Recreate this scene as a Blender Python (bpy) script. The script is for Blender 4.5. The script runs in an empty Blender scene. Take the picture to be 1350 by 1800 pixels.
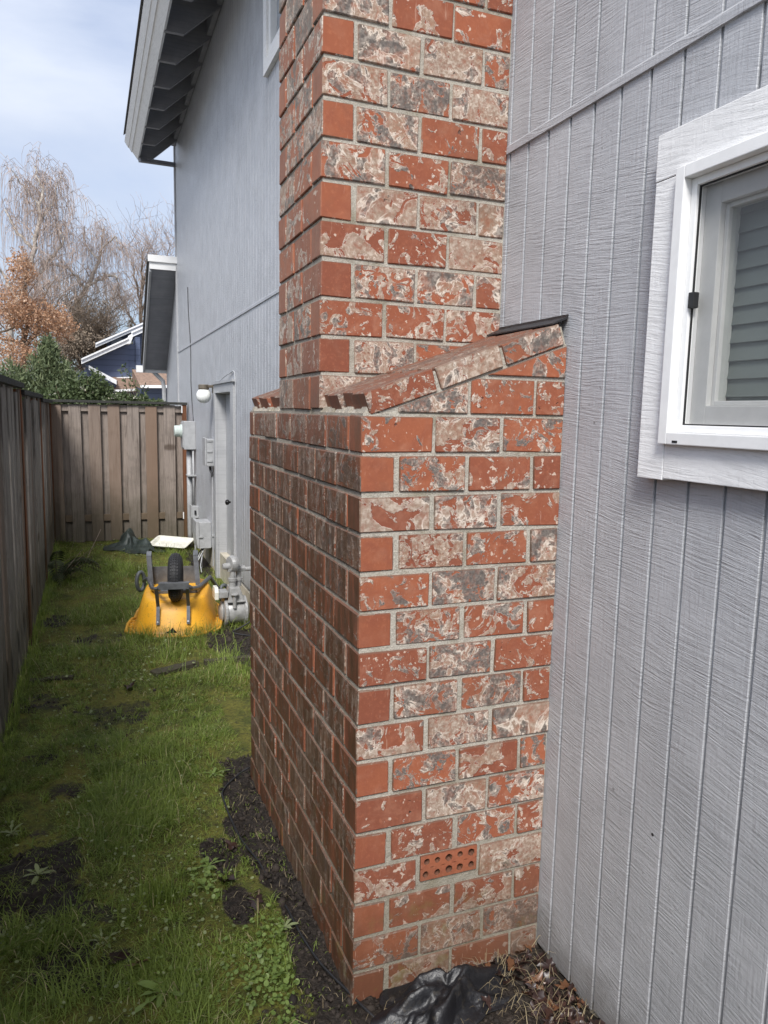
import bpy, bmesh, math, random
import numpy as np
from mathutils import Vector, Matrix, Euler
R = math.radians
random.seed(7); rng = np.random.default_rng(7)
scene = bpy.context.scene

# ---------------------------------------------------------------- camera
FPX = 1300.0
YAW, PITCH, ROLL = .3801, -.1329, .0205
CAM = Vector((-.6268, -1.7297, 1.6019))
fw = Vector((math.sin(YAW)*math.cos(PITCH), math.cos(YAW)*math.cos(PITCH), math.sin(PITCH)))
r0 = Vector((math.cos(YAW), -math.sin(YAW), 0)); u0 = r0.cross(fw)
rt = math.cos(ROLL)*r0 + math.sin(ROLL)*u0
up = -math.sin(ROLL)*r0 + math.cos(ROLL)*u0
cam = bpy.data.cameras.new('camera'); camo = bpy.data.objects.new('camera', cam)
scene.collection.objects.link(camo)
cam.sensor_fit = 'VERTICAL'; cam.sensor_height = 36; cam.lens = FPX/1800*36
cam.clip_start = .02; cam.clip_end = 2000
m = Matrix((rt, up, -fw)).transposed().to_4x4(); m.translation = CAM
camo.matrix_world = m; scene.camera = camo
def ray(u, v): return fw + rt*((u-675)/FPX) - up*((v-900)/FPX)
def on(ax, val, u, v):
    d = ray(u, v); t = (val-CAM[ax])/d[ax]; return CAM + d*t
def PX(u, v, x): return on(0, x, u, v)      # pixel onto a plane of constant x
def PY(u, v, y): return on(1, y, u, v)
def PZ(u, v, z=0): return on(2, z, u, v)

# ---------------------------------------------------------------- light
SUN = Vector((-.50, -.95, 1.12)).normalized()
EL = math.asin(SUN.z)
sl = bpy.data.lights.new('sun', 'SUN'); sl.energy = 1.5; sl.angle = R(18.0); sl.color = (1, .97, .93)
so = bpy.data.objects.new('sun', sl); scene.collection.objects.link(so)
so.rotation_euler = (-SUN).to_track_quat('-Z', 'Y').to_euler()
w = bpy.data.worlds.new('World'); scene.world = w; w.use_nodes = True
nt = w.node_tree; nt.nodes.clear()
def wn(t, **k):
    n = nt.nodes.new(t)
    for a, b in k.items(): setattr(n, a, b)
    return n
sky = wn('ShaderNodeTexSky', sky_type='NISHITA', sun_disc=False, sun_elevation=EL,
         sun_rotation=math.atan2(SUN.x, SUN.y), air_density=1.0, dust_density=2.0, ozone_density=1.0)
tc = wn('ShaderNodeTexCoord'); mp = wn('ShaderNodeMapping'); mp.inputs['Scale'].default_value = (1, 1, 2.2)
nz = wn('ShaderNodeTexNoise'); nz.inputs['Scale'].default_value = 2.1; nz.inputs['Detail'].default_value = 7
nz.inputs['Roughness'].default_value = .52; nz.inputs['Distortion'].default_value = .35
rp = wn('ShaderNodeValToRGB'); rp.color_ramp.elements[0].position = .38; rp.color_ramp.elements[1].position = .78
rp.color_ramp.elements[0].color = (.30, .30, .30, 1)
mx = wn('ShaderNodeMix', data_type='RGBA')
skm = wn('ShaderNodeMix', data_type='RGBA', blend_type='MULTIPLY')
skm.inputs[0].default_value = 1; skm.inputs[7].default_value = (.46, .52, .62, 1)
zs = wn('ShaderNodeSeparateXYZ'); zr = wn('ShaderNodeMapRange'); zr.inputs[1].default_value = 0; zr.inputs[2].default_value = 1
zr.inputs[3].default_value = 1; zr.inputs[4].default_value = 3.4     # overcast skies brighten from the horizon to the zenith (CIE: three to one)
cm = wn('ShaderNodeMix', data_type='RGBA', blend_type='MULTIPLY'); cm.inputs[0].default_value = 1; cm.inputs[6].default_value = (2.0, 2.09, 2.27, 1)
bg = wn('ShaderNodeBackground'); bg.inputs['Strength'].default_value = .10
ow = wn('ShaderNodeOutputWorld')
L = nt.links.new
L(tc.outputs['Generated'], mp.inputs['Vector']); L(mp.outputs[0], nz.inputs['Vector'])
L(nz.outputs['Fac'], rp.inputs['Fac']); L(rp.outputs['Color'], mx.inputs[0])
L(sky.outputs[0], skm.inputs[6]); L(skm.outputs[2], mx.inputs[6]); L(mx.outputs[2], bg.inputs['Color'])
L(tc.outputs['Generated'], zs.inputs[0]); L(zs.outputs[2], zr.inputs[0]); L(zr.outputs[0], cm.inputs[7]); L(cm.outputs[2], mx.inputs[7])
L(bg.outputs[0], ow.inputs['Surface'])
scene.view_settings.view_transform = 'Standard'; scene.view_settings.look = 'None'
scene.view_settings.gamma = 1; scene.view_settings.exposure = 1.48
scene.view_settings.use_curve_mapping = False

# ---------------------------------------------------------------- materials
class NT:
    def __init__(s, name, rough=.8, spec=.3):
        s.m = bpy.data.materials.new(name); s.m.use_nodes = True
        s.t = s.m.node_tree; s.b = s.t.nodes['Principled BSDF']
        s.b.inputs['Roughness'].default_value = rough; s.b.inputs['Specular IOR Level'].default_value = spec
    def put(s, sock, v):
        if isinstance(v, bpy.types.NodeSocket): s.t.links.new(v, sock)
        elif v is not None:
            if isinstance(v, (tuple, list)) and len(v) == 3 and sock.type == 'RGBA': v = (*v, 1)
            sock.default_value = v
    def n(s, typ, ins=None, **k):
        n = s.t.nodes.new('ShaderNode'+typ)
        for a, b in k.items(): setattr(n, a, b)
        for a, b in (ins or {}).items(): s.put(n.inputs[a], b)
        return n
    def mix(s, f, a, b, mode='MIX'):
        n = s.n('Mix', {0: f, 6: a, 7: b}, data_type='RGBA', blend_type=mode); return n.outputs[2]
    def math(s, op, a, b=None, c=None):
        n = s.n('Math', operation=op); s.put(n.inputs[0], a)
        if b is not None: s.put(n.inputs[1], b)
        if c is not None: s.put(n.inputs[2], c)
        return n.outputs[0]
    def step(s, v, a, b):
        n = s.n('MapRange', {0: v, 1: a, 2: b}, interpolation_type='SMOOTHSTEP'); return n.outputs[0]
    def noise(s, vec, scale, detail=3, rough=.5, dist=0):
        return s.n('TexNoise', {'Vector': vec, 'Scale': scale, 'Detail': detail, 'Roughness': rough, 'Distortion': dist}).outputs['Fac']
    def vec(s, kind='Object', scale=None, rand=False):
        if kind == 'World': v = s.n('NewGeometry').outputs['Position']
        else: v = s.n('TexCoord').outputs[kind]
        if rand:
            r = s.n('ObjectInfo').outputs['Random']
            rv = s.n('VectorMath', {0: r, 1: (37.1, 91.7, 53.3)}, operation='MULTIPLY').outputs[0]
            v = s.n('VectorMath', {0: v, 1: rv}, operation='ADD').outputs[0]
        if scale: v = s.n('VectorMath', {0: v, 1: scale}, operation='MULTIPLY').outputs[0]
        return v
    def rnd(s): return s.n('ObjectInfo').outputs['Random']
    def bump(s, h, dist=.002, strength=1.0):
        b = s.n('Bump', {'Height': h, 'Distance': dist, 'Strength': strength})
        if s.b.inputs['Normal'].is_linked:
            s.t.links.new(s.b.inputs['Normal'].links[0].from_socket, b.inputs['Normal'])
        s.t.links.new(b.outputs[0], s.b.inputs['Normal'])
    def col(s, c): s.put(s.b.inputs['Base Color'], c)
    def set(s, k, v): s.put(s.b.inputs[k], v)
M = {}
def plain(name, c, rough=.6, metal=0, var=.12, scale=30, spec=.4, bump=0, stretch=None):
    t = NT(name, rough, spec); v = t.vec('Object', stretch, True)
    f = t.noise(v, scale, 4, .6)
    d = tuple(max(0, x*(1-var)) for x in c); b = tuple(min(1, x*(1+var)) for x in c)
    t.col(t.mix(t.step(f, .3, .7), d, b)); t.set('Metallic', metal)
    if bump: t.bump(f, bump)
    M[name] = t.m; return t

def brick_mat(name, coated):
    t = NT(name, .82, .25)
    v = t.vec('Object', None, True); rnd = t.rnd()
    vsc = t.math('ADD', t.math('MULTIPLY', t.math('FRACT', t.math('MULTIPLY', rnd, 71.9)), .75), .50)
    v = t.n('VectorMath', {0: v, 3: vsc}, operation='SCALE').outputs[0]
    r2 = t.math('FRACT', t.math('MULTIPLY', rnd, 17.3)); r3 = t.math('FRACT', t.math('MULTIPLY', rnd, 43.7))
    fine = t.noise(v, 130, 3, .6); med = t.noise(v, 24, 4, .6)
    red = t.mix(r2, (.35, .112, .055), (.22, .072, .042))
    red = t.mix(t.math('MULTIPLY', t.step(med, .4, .7), .5), red, (.24, .075, .045))
    c = t.mix(t.math('MULTIPLY', t.step(fine, .5, .75), .25), red, (.52, .19, .10))
    wash = t.step(t.noise(t.n('VectorMath', {0: v, 1: (7.7, 3.1, 1.9)}, operation='ADD').outputs[0], 22, 5, .65, .5), .46, .72)
    c = t.mix(t.math('MULTIPLY', wash, .34 if coated else .18), c, (.43, .22, .145))
    pit = t.step(t.noise(v, 38, 3, .55), .30, .24)
    if coated:
        n1 = t.noise(v, 18, 7, .64, 1.3)
        thr = t.math('ADD', t.math('MULTIPLY', r3, .22), .375)
        n5 = t.noise(v, 62, 4, .65)
        d1 = t.math('SUBTRACT', t.math('ADD', n1, t.math('MULTIPLY', t.math('SUBTRACT', n5, .5), .16)), thr)
        coat = t.math('MULTIPLY', t.step(d1, -.012, .020), t.math('ADD', t.math('MULTIPLY', t.step(n5, .34, .58), .45), .55))
        n2 = t.noise(t.n('VectorMath', {0: v, 1: (5.3, 2.2, 8.8)}, operation='ADD').outputs[0], 17, 5, .6, .7)
        n3 = t.noise(t.n('VectorMath', {0: v, 1: (1.3, 9.2, 3.8)}, operation='ADD').outputs[0], 6, 3, .5)
        tan = t.mix(t.step(n3, .35, .65), (.33, .215, .15), (.42, .335, .27))
        tan = t.mix(t.math('MULTIPLY', t.step(n5, .48, .68), .7), tan, (.56, .47, .39))
        tan = t.mix(t.math('MULTIPLY', t.step(fine, .42, .62), .75), tan, (.26, .175, .125))
        tan = t.mix(t.math('MULTIPLY', t.step(n5, .45, .30), .5), tan, (.27, .12, .075))
        grey = t.mix(t.step(fine, .35, .65), (.125, .105, .09), (.34, .295, .255))
        g = t.math('SUBTRACT', n2, t.math('ADD', t.math('MULTIPLY', r2, .17), .42))
        cc = t.mix(t.step(g, .0, .03), tan, grey)
        rimg = t.math('MULTIPLY', t.step(g, -.03, .0), t.math('SUBTRACT', 1, t.step(g, .0, .02)))
        cc = t.mix(t.math('MULTIPLY', rimg, .8), cc, (.74, .66, .57))
        rim = t.math('MULTIPLY', t.step(d1, -.012, .002), t.math('SUBTRACT', 1, t.step(d1, .008, .024)))
        cc = t.mix(t.math('MULTIPLY', rim, .8), cc, (.86, .78, .69))
        c = t.mix(coat, c, cc)
        sp = t.step(t.noise(v, 75, 2, .5), .66, .70)
        c = t.mix(t.math('MULTIPLY', sp, .7), c, (.66, .55, .45))
        c = t.mix(t.math('MULTIPLY', pit, .75), c, (.07, .055, .05))
        dk = t.step(g, .06, .13); c = t.mix(t.math('MULTIPLY', t.math('MULTIPLY', dk, coat), .7), c, (.10, .088, .082))
        t.bump(coat, .0014, .8); t.bump(pit, -.003, .8)
        t.bump(n2, .0015, .5)
    # damp algae near the ground; left face darkened by grime and painted-in shade
    geo = t.n('NewGeometry'); sep = t.n('SeparateXYZ', {0: geo.outputs['Position']})
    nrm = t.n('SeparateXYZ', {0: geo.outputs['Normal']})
    gn = t.noise(geo.outputs['Position'], 7, 5, .6)
    low = t.math('SUBTRACT', 1, t.step(t.math('ADD', sep.outputs[2], t.math('MULTIPLY', gn, .5)), .25, .72))
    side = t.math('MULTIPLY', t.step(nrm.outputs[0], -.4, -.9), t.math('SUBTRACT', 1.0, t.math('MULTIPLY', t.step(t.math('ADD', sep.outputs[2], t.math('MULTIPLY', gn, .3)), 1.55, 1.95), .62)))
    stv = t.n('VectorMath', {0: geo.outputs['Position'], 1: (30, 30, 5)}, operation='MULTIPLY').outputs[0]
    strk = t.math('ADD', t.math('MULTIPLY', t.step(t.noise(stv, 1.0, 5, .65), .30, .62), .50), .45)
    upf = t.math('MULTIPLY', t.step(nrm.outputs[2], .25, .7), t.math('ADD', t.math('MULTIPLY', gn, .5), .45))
    dirt_shade = t.math('MAXIMUM', 0.0, t.math('MAXIMUM', t.math('MULTIPLY', low, .62), t.math('MULTIPLY', side, strk)))
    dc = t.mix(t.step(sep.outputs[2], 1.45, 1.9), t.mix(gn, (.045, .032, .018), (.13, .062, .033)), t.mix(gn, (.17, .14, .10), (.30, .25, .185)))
    c = t.mix(dirt_shade, c, dc)
    c = t.mix(upf, c, t.mix(gn, (.07, .045, .035), (.17, .095, .065)))
    gm = t.math('MULTIPLY', t.step(t.noise(geo.outputs['Position'], 12, 4, .6), .55, .68), t.math('MULTIPLY', low, .35))
    c = t.mix(gm, c, (.16, .15, .04))
    stn = t.math('MULTIPLY', t.step(t.noise(geo.outputs['Position'], 3.1, 5, .65), .50, .72), .40)
    c = t.mix(stn, c, (.12, .075, .055))
    scr = t.step(t.noise(t.n('VectorMath', {0: v, 1: (160, 160, 22)}, operation='MULTIPLY').outputs[0], 1.0, 3, .6), .66, .74)
    c = t.mix(t.math('MULTIPLY', scr, .35), c, (.60, .40, .30))
    t.col(c); t.bump(fine, .0006, .7); t.bump(med, .0020, .7)
    t.set('Roughness', t.mix(dirt_shade, (.85, .85, .85), (.55, .55, .55)))
    M[name] = t.m
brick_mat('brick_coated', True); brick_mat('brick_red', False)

t = NT('mortar', .95, .1); v = t.vec('World')
f = t.noise(v, 260, 3, .7); g = t.noise(v, 9, 4, .6)
c = t.mix(t.step(f, .3, .7), (.34, .31, .26), (.54, .505, .44)); c = t.mix(t.math('MULTIPLY', t.step(g, .5, .75), .45), c, (.22, .20, .12))
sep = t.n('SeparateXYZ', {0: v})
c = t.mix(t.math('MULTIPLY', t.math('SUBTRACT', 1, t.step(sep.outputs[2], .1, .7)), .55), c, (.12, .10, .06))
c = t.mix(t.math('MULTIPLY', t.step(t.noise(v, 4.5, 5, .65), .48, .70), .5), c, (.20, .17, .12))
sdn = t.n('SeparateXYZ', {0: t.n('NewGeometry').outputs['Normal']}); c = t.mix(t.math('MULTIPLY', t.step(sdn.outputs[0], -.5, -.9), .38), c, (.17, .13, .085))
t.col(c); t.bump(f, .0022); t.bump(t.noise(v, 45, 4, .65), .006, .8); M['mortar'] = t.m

def siding_mat(name, ca, cb, rough, line=190, dist=.0011):
    t = NT(name, rough, .5); p = t.vec('World')
    s = t.n('SeparateXYZ', {0: p}); y, z = s.outputs[1], s.outputs[2]
    wob = t.noise(p, 1.6, 3, .5); tilt = t.math('ADD', z, t.math('MULTIPLY', y, -.10))
    zz = t.math('ADD', tilt, t.math('MULTIPLY', wob, .10))
    q = t.n('CombineXYZ', {0: 0.0, 1: t.math('MULTIPLY', y, 9), 2: t.math('MULTIPLY', zz, line)}).outputs[0]
    lines = t.noise(q, 1.0, 4, .65, .3)
    q2 = t.n('CombineXYZ', {0: 0.0, 1: t.math('MULTIPLY', y, 120), 2: t.math('MULTIPLY', z, 9)}).outputs[0]
    grain = t.noise(q2, 1.0, 3, .6, .3)
    blot = t.noise(p, 5, 4, .6); fine = t.noise(p, 380, 2, .6)
    patch = t.step(t.noise(p, 3.2, 2, .5), .3, .6)
    h = t.math('ADD', t.math('MULTIPLY', lines, t.math('ADD', t.math('MULTIPLY', patch, .7), .3)), t.math('MULTIPLY', grain, .35))
    t.bump(h, dist*2.2, 1.0); t.bump(fine, .0005, .6); t.bump(t.noise(p, 55, 3, .6), .0016, .5)
    c = t.mix(t.step(blot, .3, .7), ca, cb)
    c = t.mix(t.math('MULTIPLY', t.step(lines, .52, .34), .28), c, tuple(x*.55 for x in ca))
    sp = t.math('MULTIPLY', t.step(t.noise(p, 42, 2, .5), .72, .76), t.step(t.noise(p, 6, 2, .5), .5, .6))
    c = t.mix(t.math('MULTIPLY', sp, .6), c, (.12, .12, .125))
    if name == 'siding_grey':
        spl = t.math('MULTIPLY', t.math('SUBTRACT', 1, t.step(t.math('ADD', z, t.math('MULTIPLY', t.noise(p, 14, 4, .65), -.22)), -.10, .10)), .55)
        c = t.mix(spl, c, (.10, .085, .07))
    t.col(c); t.set('Roughness', t.mix(blot, (rough-.08,)*3, (rough+.12,)*3))
    if name == 'siding_grey': t.set('Coat Weight', .0)
    M[name] = t.m
siding_mat('siding_grey', (.40, .41, .43), (.465, .475, .495), .36, 190, .0019)
t = NT('siding_groove', .6, .3); p = t.vec('World'); q_ = t.n('VectorMath', {0: p, 1: (1, 14, 1.6)}, operation='MULTIPLY').outputs[0]
sz = t.n('SeparateXYZ', {0: p}); up_ = t.step(sz.outputs[2], 1.6, 2.7)
fk = t.math('MULTIPLY', t.step(t.noise(q_, 3.0, 6, .7), .50, .62), t.math('ADD', t.math('MULTIPLY', up_, .55), .25))
t.col(t.mix(fk, (.40, .41, .43), (.06, .06, .062))); t.bump(t.noise(p, 160, 3, .6), .002); M['siding_groove'] = t.m
siding_mat('trim_white', (.76, .76, .755), (.82, .82, .815), .55, 150, .0009)
siding_mat('trim_grey', (.37, .375, .385), (.43, .435, .44), .5, 120, .0006)
siding_mat('soffit_dark', (.20, .205, .225), (.25, .255, .275), .6, 90, .0006)
plain('vinyl', (.80, .80, .79), .35, var=.03)
plain('vinyl_sash', (.62, .62, .60), .4, var=.04)
plain('black_rubber', (.018, .018, .019), .55)
plain('blind', (.20, .225, .21), .5, var=.05, scale=8)
plain('room', (.12, .12, .12), .9)
plain('concrete', (.46, .42, .34), .9, var=.2, scale=9, bump=.004)
plain('flashing_black', (.022, .022, .024), .45, var=.3, scale=40, bump=.002)
plain('roof_shingle', (.10, .095, .09), .95, var=.3, scale=40)
plain('roof_brown', (.24, .16, .115), .95, var=.3, scale=14)
plain('white_paint', (.80, .80, .79), .5, var=.04)
plain('grey_metal', (.38, .385, .39), .42, .0, var=.10, scale=14, bump=.0006)
plain('meter_grey', (.34, .34, .335), .38, .15, var=.16, scale=22, bump=.0015)
plain('steel', (.45, .46, .48), .35, .8, var=.1)
plain('bronze', (.26, .22, .17), .35, .7, var=.1)
plain('dark_knob', (.03, .03, .03), .22, .6)
plain('opal_glass', (.86, .87, .84), .10, var=.02, spec=.6)
plain('meter_glass', (.52, .58, .54), .12, var=.05, spec=.7)
plain('dial_tan', (.58, .50, .36), .35, var=.1)
plain('tyre', (.022, .022, .024), .62, var=.3, scale=60, bump=.001)
plain('rim_grey', (.10, .10, .11), .4, .3)
plain('frame_grey', (.15, .155, .165), .38, .45, var=.2, scale=18)
plain('handle_grey', (.10, .11, .115), .45, .0, var=.15)
plain('white_plastic', (.68, .67, .60), .4, var=.15, scale=14)
plain('cable_black', (.02, .02, .022), .45)
plain('cable_grey', (.40, .41, .42), .5)
t = NT('tray_yellow', .36, .45); v = t.vec('Object')
f = t.noise(v, 6, 5, .6); g = t.noise(t.vec('Object', (1, 1, .25)), 26, 4, .6); sp = t.noise(v, 90, 3, .5)
c = t.mix(t.step(f, .3, .7), (.78, .37, .022), (.86, .45, .035)); c = t.mix(t.math('MULTIPLY', t.step(g, .56, .75), .45), c, (.30, .15, .03))
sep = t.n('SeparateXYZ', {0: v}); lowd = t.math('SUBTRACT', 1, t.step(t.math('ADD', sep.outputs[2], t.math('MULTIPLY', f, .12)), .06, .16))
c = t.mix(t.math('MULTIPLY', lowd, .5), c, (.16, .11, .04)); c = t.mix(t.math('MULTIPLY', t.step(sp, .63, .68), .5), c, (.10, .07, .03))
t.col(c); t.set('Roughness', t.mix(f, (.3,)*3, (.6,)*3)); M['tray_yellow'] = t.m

def wood_mat(name, ca, cb, dark, red=None):
    t = NT(name, .85, .2); v = t.vec('Object', (42, 42, 2.2), True); rnd = t.rnd()
    g = t.noise(v, 1, 5, .65, .6); k = t.noise(t.vec('Object', None, True), 5, 4, .6)
    fine = t.noise(t.vec('Object', (260, 260, 6), True), 1, 3, .6)
    c = t.mix(rnd, ca, cb); c = t.mix(t.math('MULTIPLY', t.step(g, .45, .7), .75), c, dark)
    c = t.mix(t.math('MULTIPLY', t.step(k, .5, .72), .45), c, dark)
    c = t.mix(t.math('MULTIPLY', t.step(fine, .45, .7), .35), c, tuple(min(1, x*1.5) for x in ca))
    if red: c = t.mix(t.math('MULTIPLY', t.step(rnd, .72, .95), .8), c, red)
    vor = t.n('TexVoronoi', {'Vector': t.vec('Object', (1, 9, 2.4), True), 'Scale': 1.0}); kd = vor.outputs['Distance']
    c = t.mix(t.math('MULTIPLY', t.step(kd, .14, .05), .7), c, (.06, .04, .028))
    # green-black weathering at the foot of the boards
    p = t.n('SeparateXYZ', {0: t.vec('World')}); gw = t.noise(t.vec('World'), 6, 4, .6)
    low = t.math('SUBTRACT', 1, t.step(t.math('ADD', p.outputs[2], t.math('MULTIPLY', gw, -.7)), -.35, .45))
    c = t.mix(t.math('MULTIPLY', low, .6), c, (.055, .052, .028))
    t.col(c); t.bump(g, .003, .8); t.bump(fine, .001, .7); M[name] = t.m
wood_mat('fence_wood', (.30, .25, .215), (.22, .185, .16), (.11, .088, .074), (.22, .145, .10))
wood_mat('fence_wood_old', (.25, .23, .21), (.16, .14, .125), (.065, .054, .047), (.17, .13, .105))
wood_mat('fence_post', (.19, .075, .035), (.15, .07, .04), (.07, .035, .02))
wood_mat('fence_cap', (.055, .055, .05), (.045, .045, .042), (.025, .026, .023))
wood_mat('log_wood', (.10, .085, .07), (.075, .062, .05), (.03, .026, .022))

t = NT('glass_pane', .02, .5)
tr = t.n('BsdfTransparent', {0: (.93, .95, .94)}); gl = t.n('BsdfGlossy', {'Color': (1, 1, 1), 'Roughness': .015})
lw = t.n('LayerWeight', {'Blend': .5}); mxs = t.n('MixShader', {0: t.math('ADD', t.math('MULTIPLY', t.math('POWER', lw.outputs['Facing'], 5.0), .85), .05), 1: tr.outputs[0], 2: gl.outputs[0]})
t.t.links.new(mxs.outputs[0], t.t.nodes['Material Output'].inputs['Surface']); M['glass_pane'] = t.m
t = NT('insect_screen', .8); tr = t.n('BsdfTransparent', {0: (1, 1, 1)}); df = t.n('BsdfDiffuse', {'Color': (.16, .165, .17)})
mxs = t.n('MixShader', {0: .28, 1: tr.outputs[0], 2: df.outputs[0]})
t.t.links.new(mxs.outputs[0], t.t.nodes['Material Output'].inputs['Surface']); M['insect_screen'] = t.m
t = NT('black_plastic', .24, .5); f = t.noise(t.vec('World'), 40, 4, .6)
t.col(t.mix(t.step(f, .55, .75), (.010, .010, .012), (.035, .03, .024))); t.set('Roughness', t.mix(f, (.30,)*3, (.6,)*3))
t.bump(t.noise(t.vec('World'), 60, 3, .6), .004, .7); M['black_plastic'] = t.m
plain('tarp_green', (.030, .040, .036), .5, var=.4, scale=9, bump=.004)

def leafy(name, a, b, c3=None, rough=.55, trans=.25):
    t = NT(name, rough, .35)
    at = t.n('Attribute', attribute_name='tint'); f = at.outputs['Fac']
    c = t.mix(f, a, b)
    if c3: c = t.mix(t.step(f, .80, .97), c, c3)
    t.col(c)
    if trans:
        tl = t.n('BsdfTranslucent'); t.t.links.new(c, tl.inputs[0])
        mxs = t.n('MixShader', {0: trans, 1: t.b.outputs[0], 2: tl.outputs[0]})
        t.t.links.new(mxs.outputs[0], t.t.nodes['Material Output'].inputs['Surface'])
    M[name] = t.m
leafy('grass', (.125, .185, .035), (.31, .39, .08), (.48, .42, .22), .5, .4)
leafy('weed', (.13, .20, .045), (.28, .37, .11), None, .45, .35)
leafy('weed_pale', (.18, .22, .09), (.30, .34, .17), None)
leafy('fern', (.035, .05, .02), (.075, .09, .035), (.12, .08, .05))
leafy('shrub_green', (.05, .075, .03), (.12, .155, .065), None)
leafy('shrub_spiky', (.09, .125, .06), (.20, .235, .12), None)
leafy('conifer', (.03, .04, .022), (.07, .08, .04), None)
leafy('thicket', (.16, .125, .09), (.26, .20, .145), None, .8, 0)
leafy('orange_leaf', (.34, .18, .10), (.54, .33, .20), (.62, .45, .32))
leafy('flower', (.60, .55, .42), (.80, .78, .70), None)
leafy('dead_leaf', (.030, .017, .015), (.065, .034, .026), (.13, .06, .03), .33, .05)
leafy('straw', (.17, .13, .075), (.34, .28, .17), None, .8, 0)
leafy('soil_clod', (.018, .0142, .0115), (.047, .036, .029), None, .85, 0)
plain('bark_birch', (.42, .38, .33), .85, var=.35, scale=9)
plain('bark_twig', (.36, .28, .235), .9, var=.3, scale=5)
plain('bark_brown', (.16, .12, .085), .9, var=.3, scale=9)
t = NT('blue_siding', .6, .35); p = t.n('SeparateXYZ', {0: t.vec('World')}); z = p.outputs[2]
fz = t.math('FRACT', t.math('MULTIPLY', z, 6.6))
t.col(t.mix(t.math('MULTIPLY', t.step(fz, .16, .02), .55), (.12, .15, .235), (.05, .062, .10))); t.bump(fz, .03, 1); M['blue_siding'] = t.m
plain('blue_dark', (.055, .065, .09), .6)
plain('far_glass', (.30, .34, .38), .15, var=.1, scale=3)
plain('neighbour_wall', (.42, .40, .36), .8, var=.06, scale=2)

t = NT('ground', .92, .25); p = t.vec('World')
mud = t.n('Attribute', attribute_name='mud').outputs['Fac']
n1 = t.noise(p, 9, 5, .65); n2 = t.noise(p, 60, 4, .65); n3 = t.noise(p, 2.2, 3, .5)
moss = t.mix(t.step(n1, .35, .65), (.075, .088, .02), (.165, .16, .034)); moss = t.mix(t.step(n2, .45, .7), moss, (.05, .046, .02))
moss = t.mix(t.math('MULTIPLY', t.step(n3, .5, .7), .4), moss, (.17, .14, .03))
soil = t.mix(t.step(n2, .35, .7), (.017, .0135, .0110), (.050, .039, .031))
t.col(t.mix(t.step(t.math('ADD', mud, t.math('MULTIPLY', t.math('SUBTRACT', n2, .5), .5)), .35, .6), moss, soil))
gmix = t.t.links and t.b.inputs['Base Color'].links[0].from_socket
t.col(t.mix(t.step(mud, 1.2, 1.8), gmix, t.mix(n1, (.17, .155, .135), (.25, .235, .21))))
t.set('Roughness', t.mix(t.math('MINIMUM', mud, 1.0), (.95,)*3, (.62,)*3))
t.bump(n2, .012, 1); t.bump(t.noise(p, 220, 3, .6), .004, 1); M['ground'] = t.m

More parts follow.
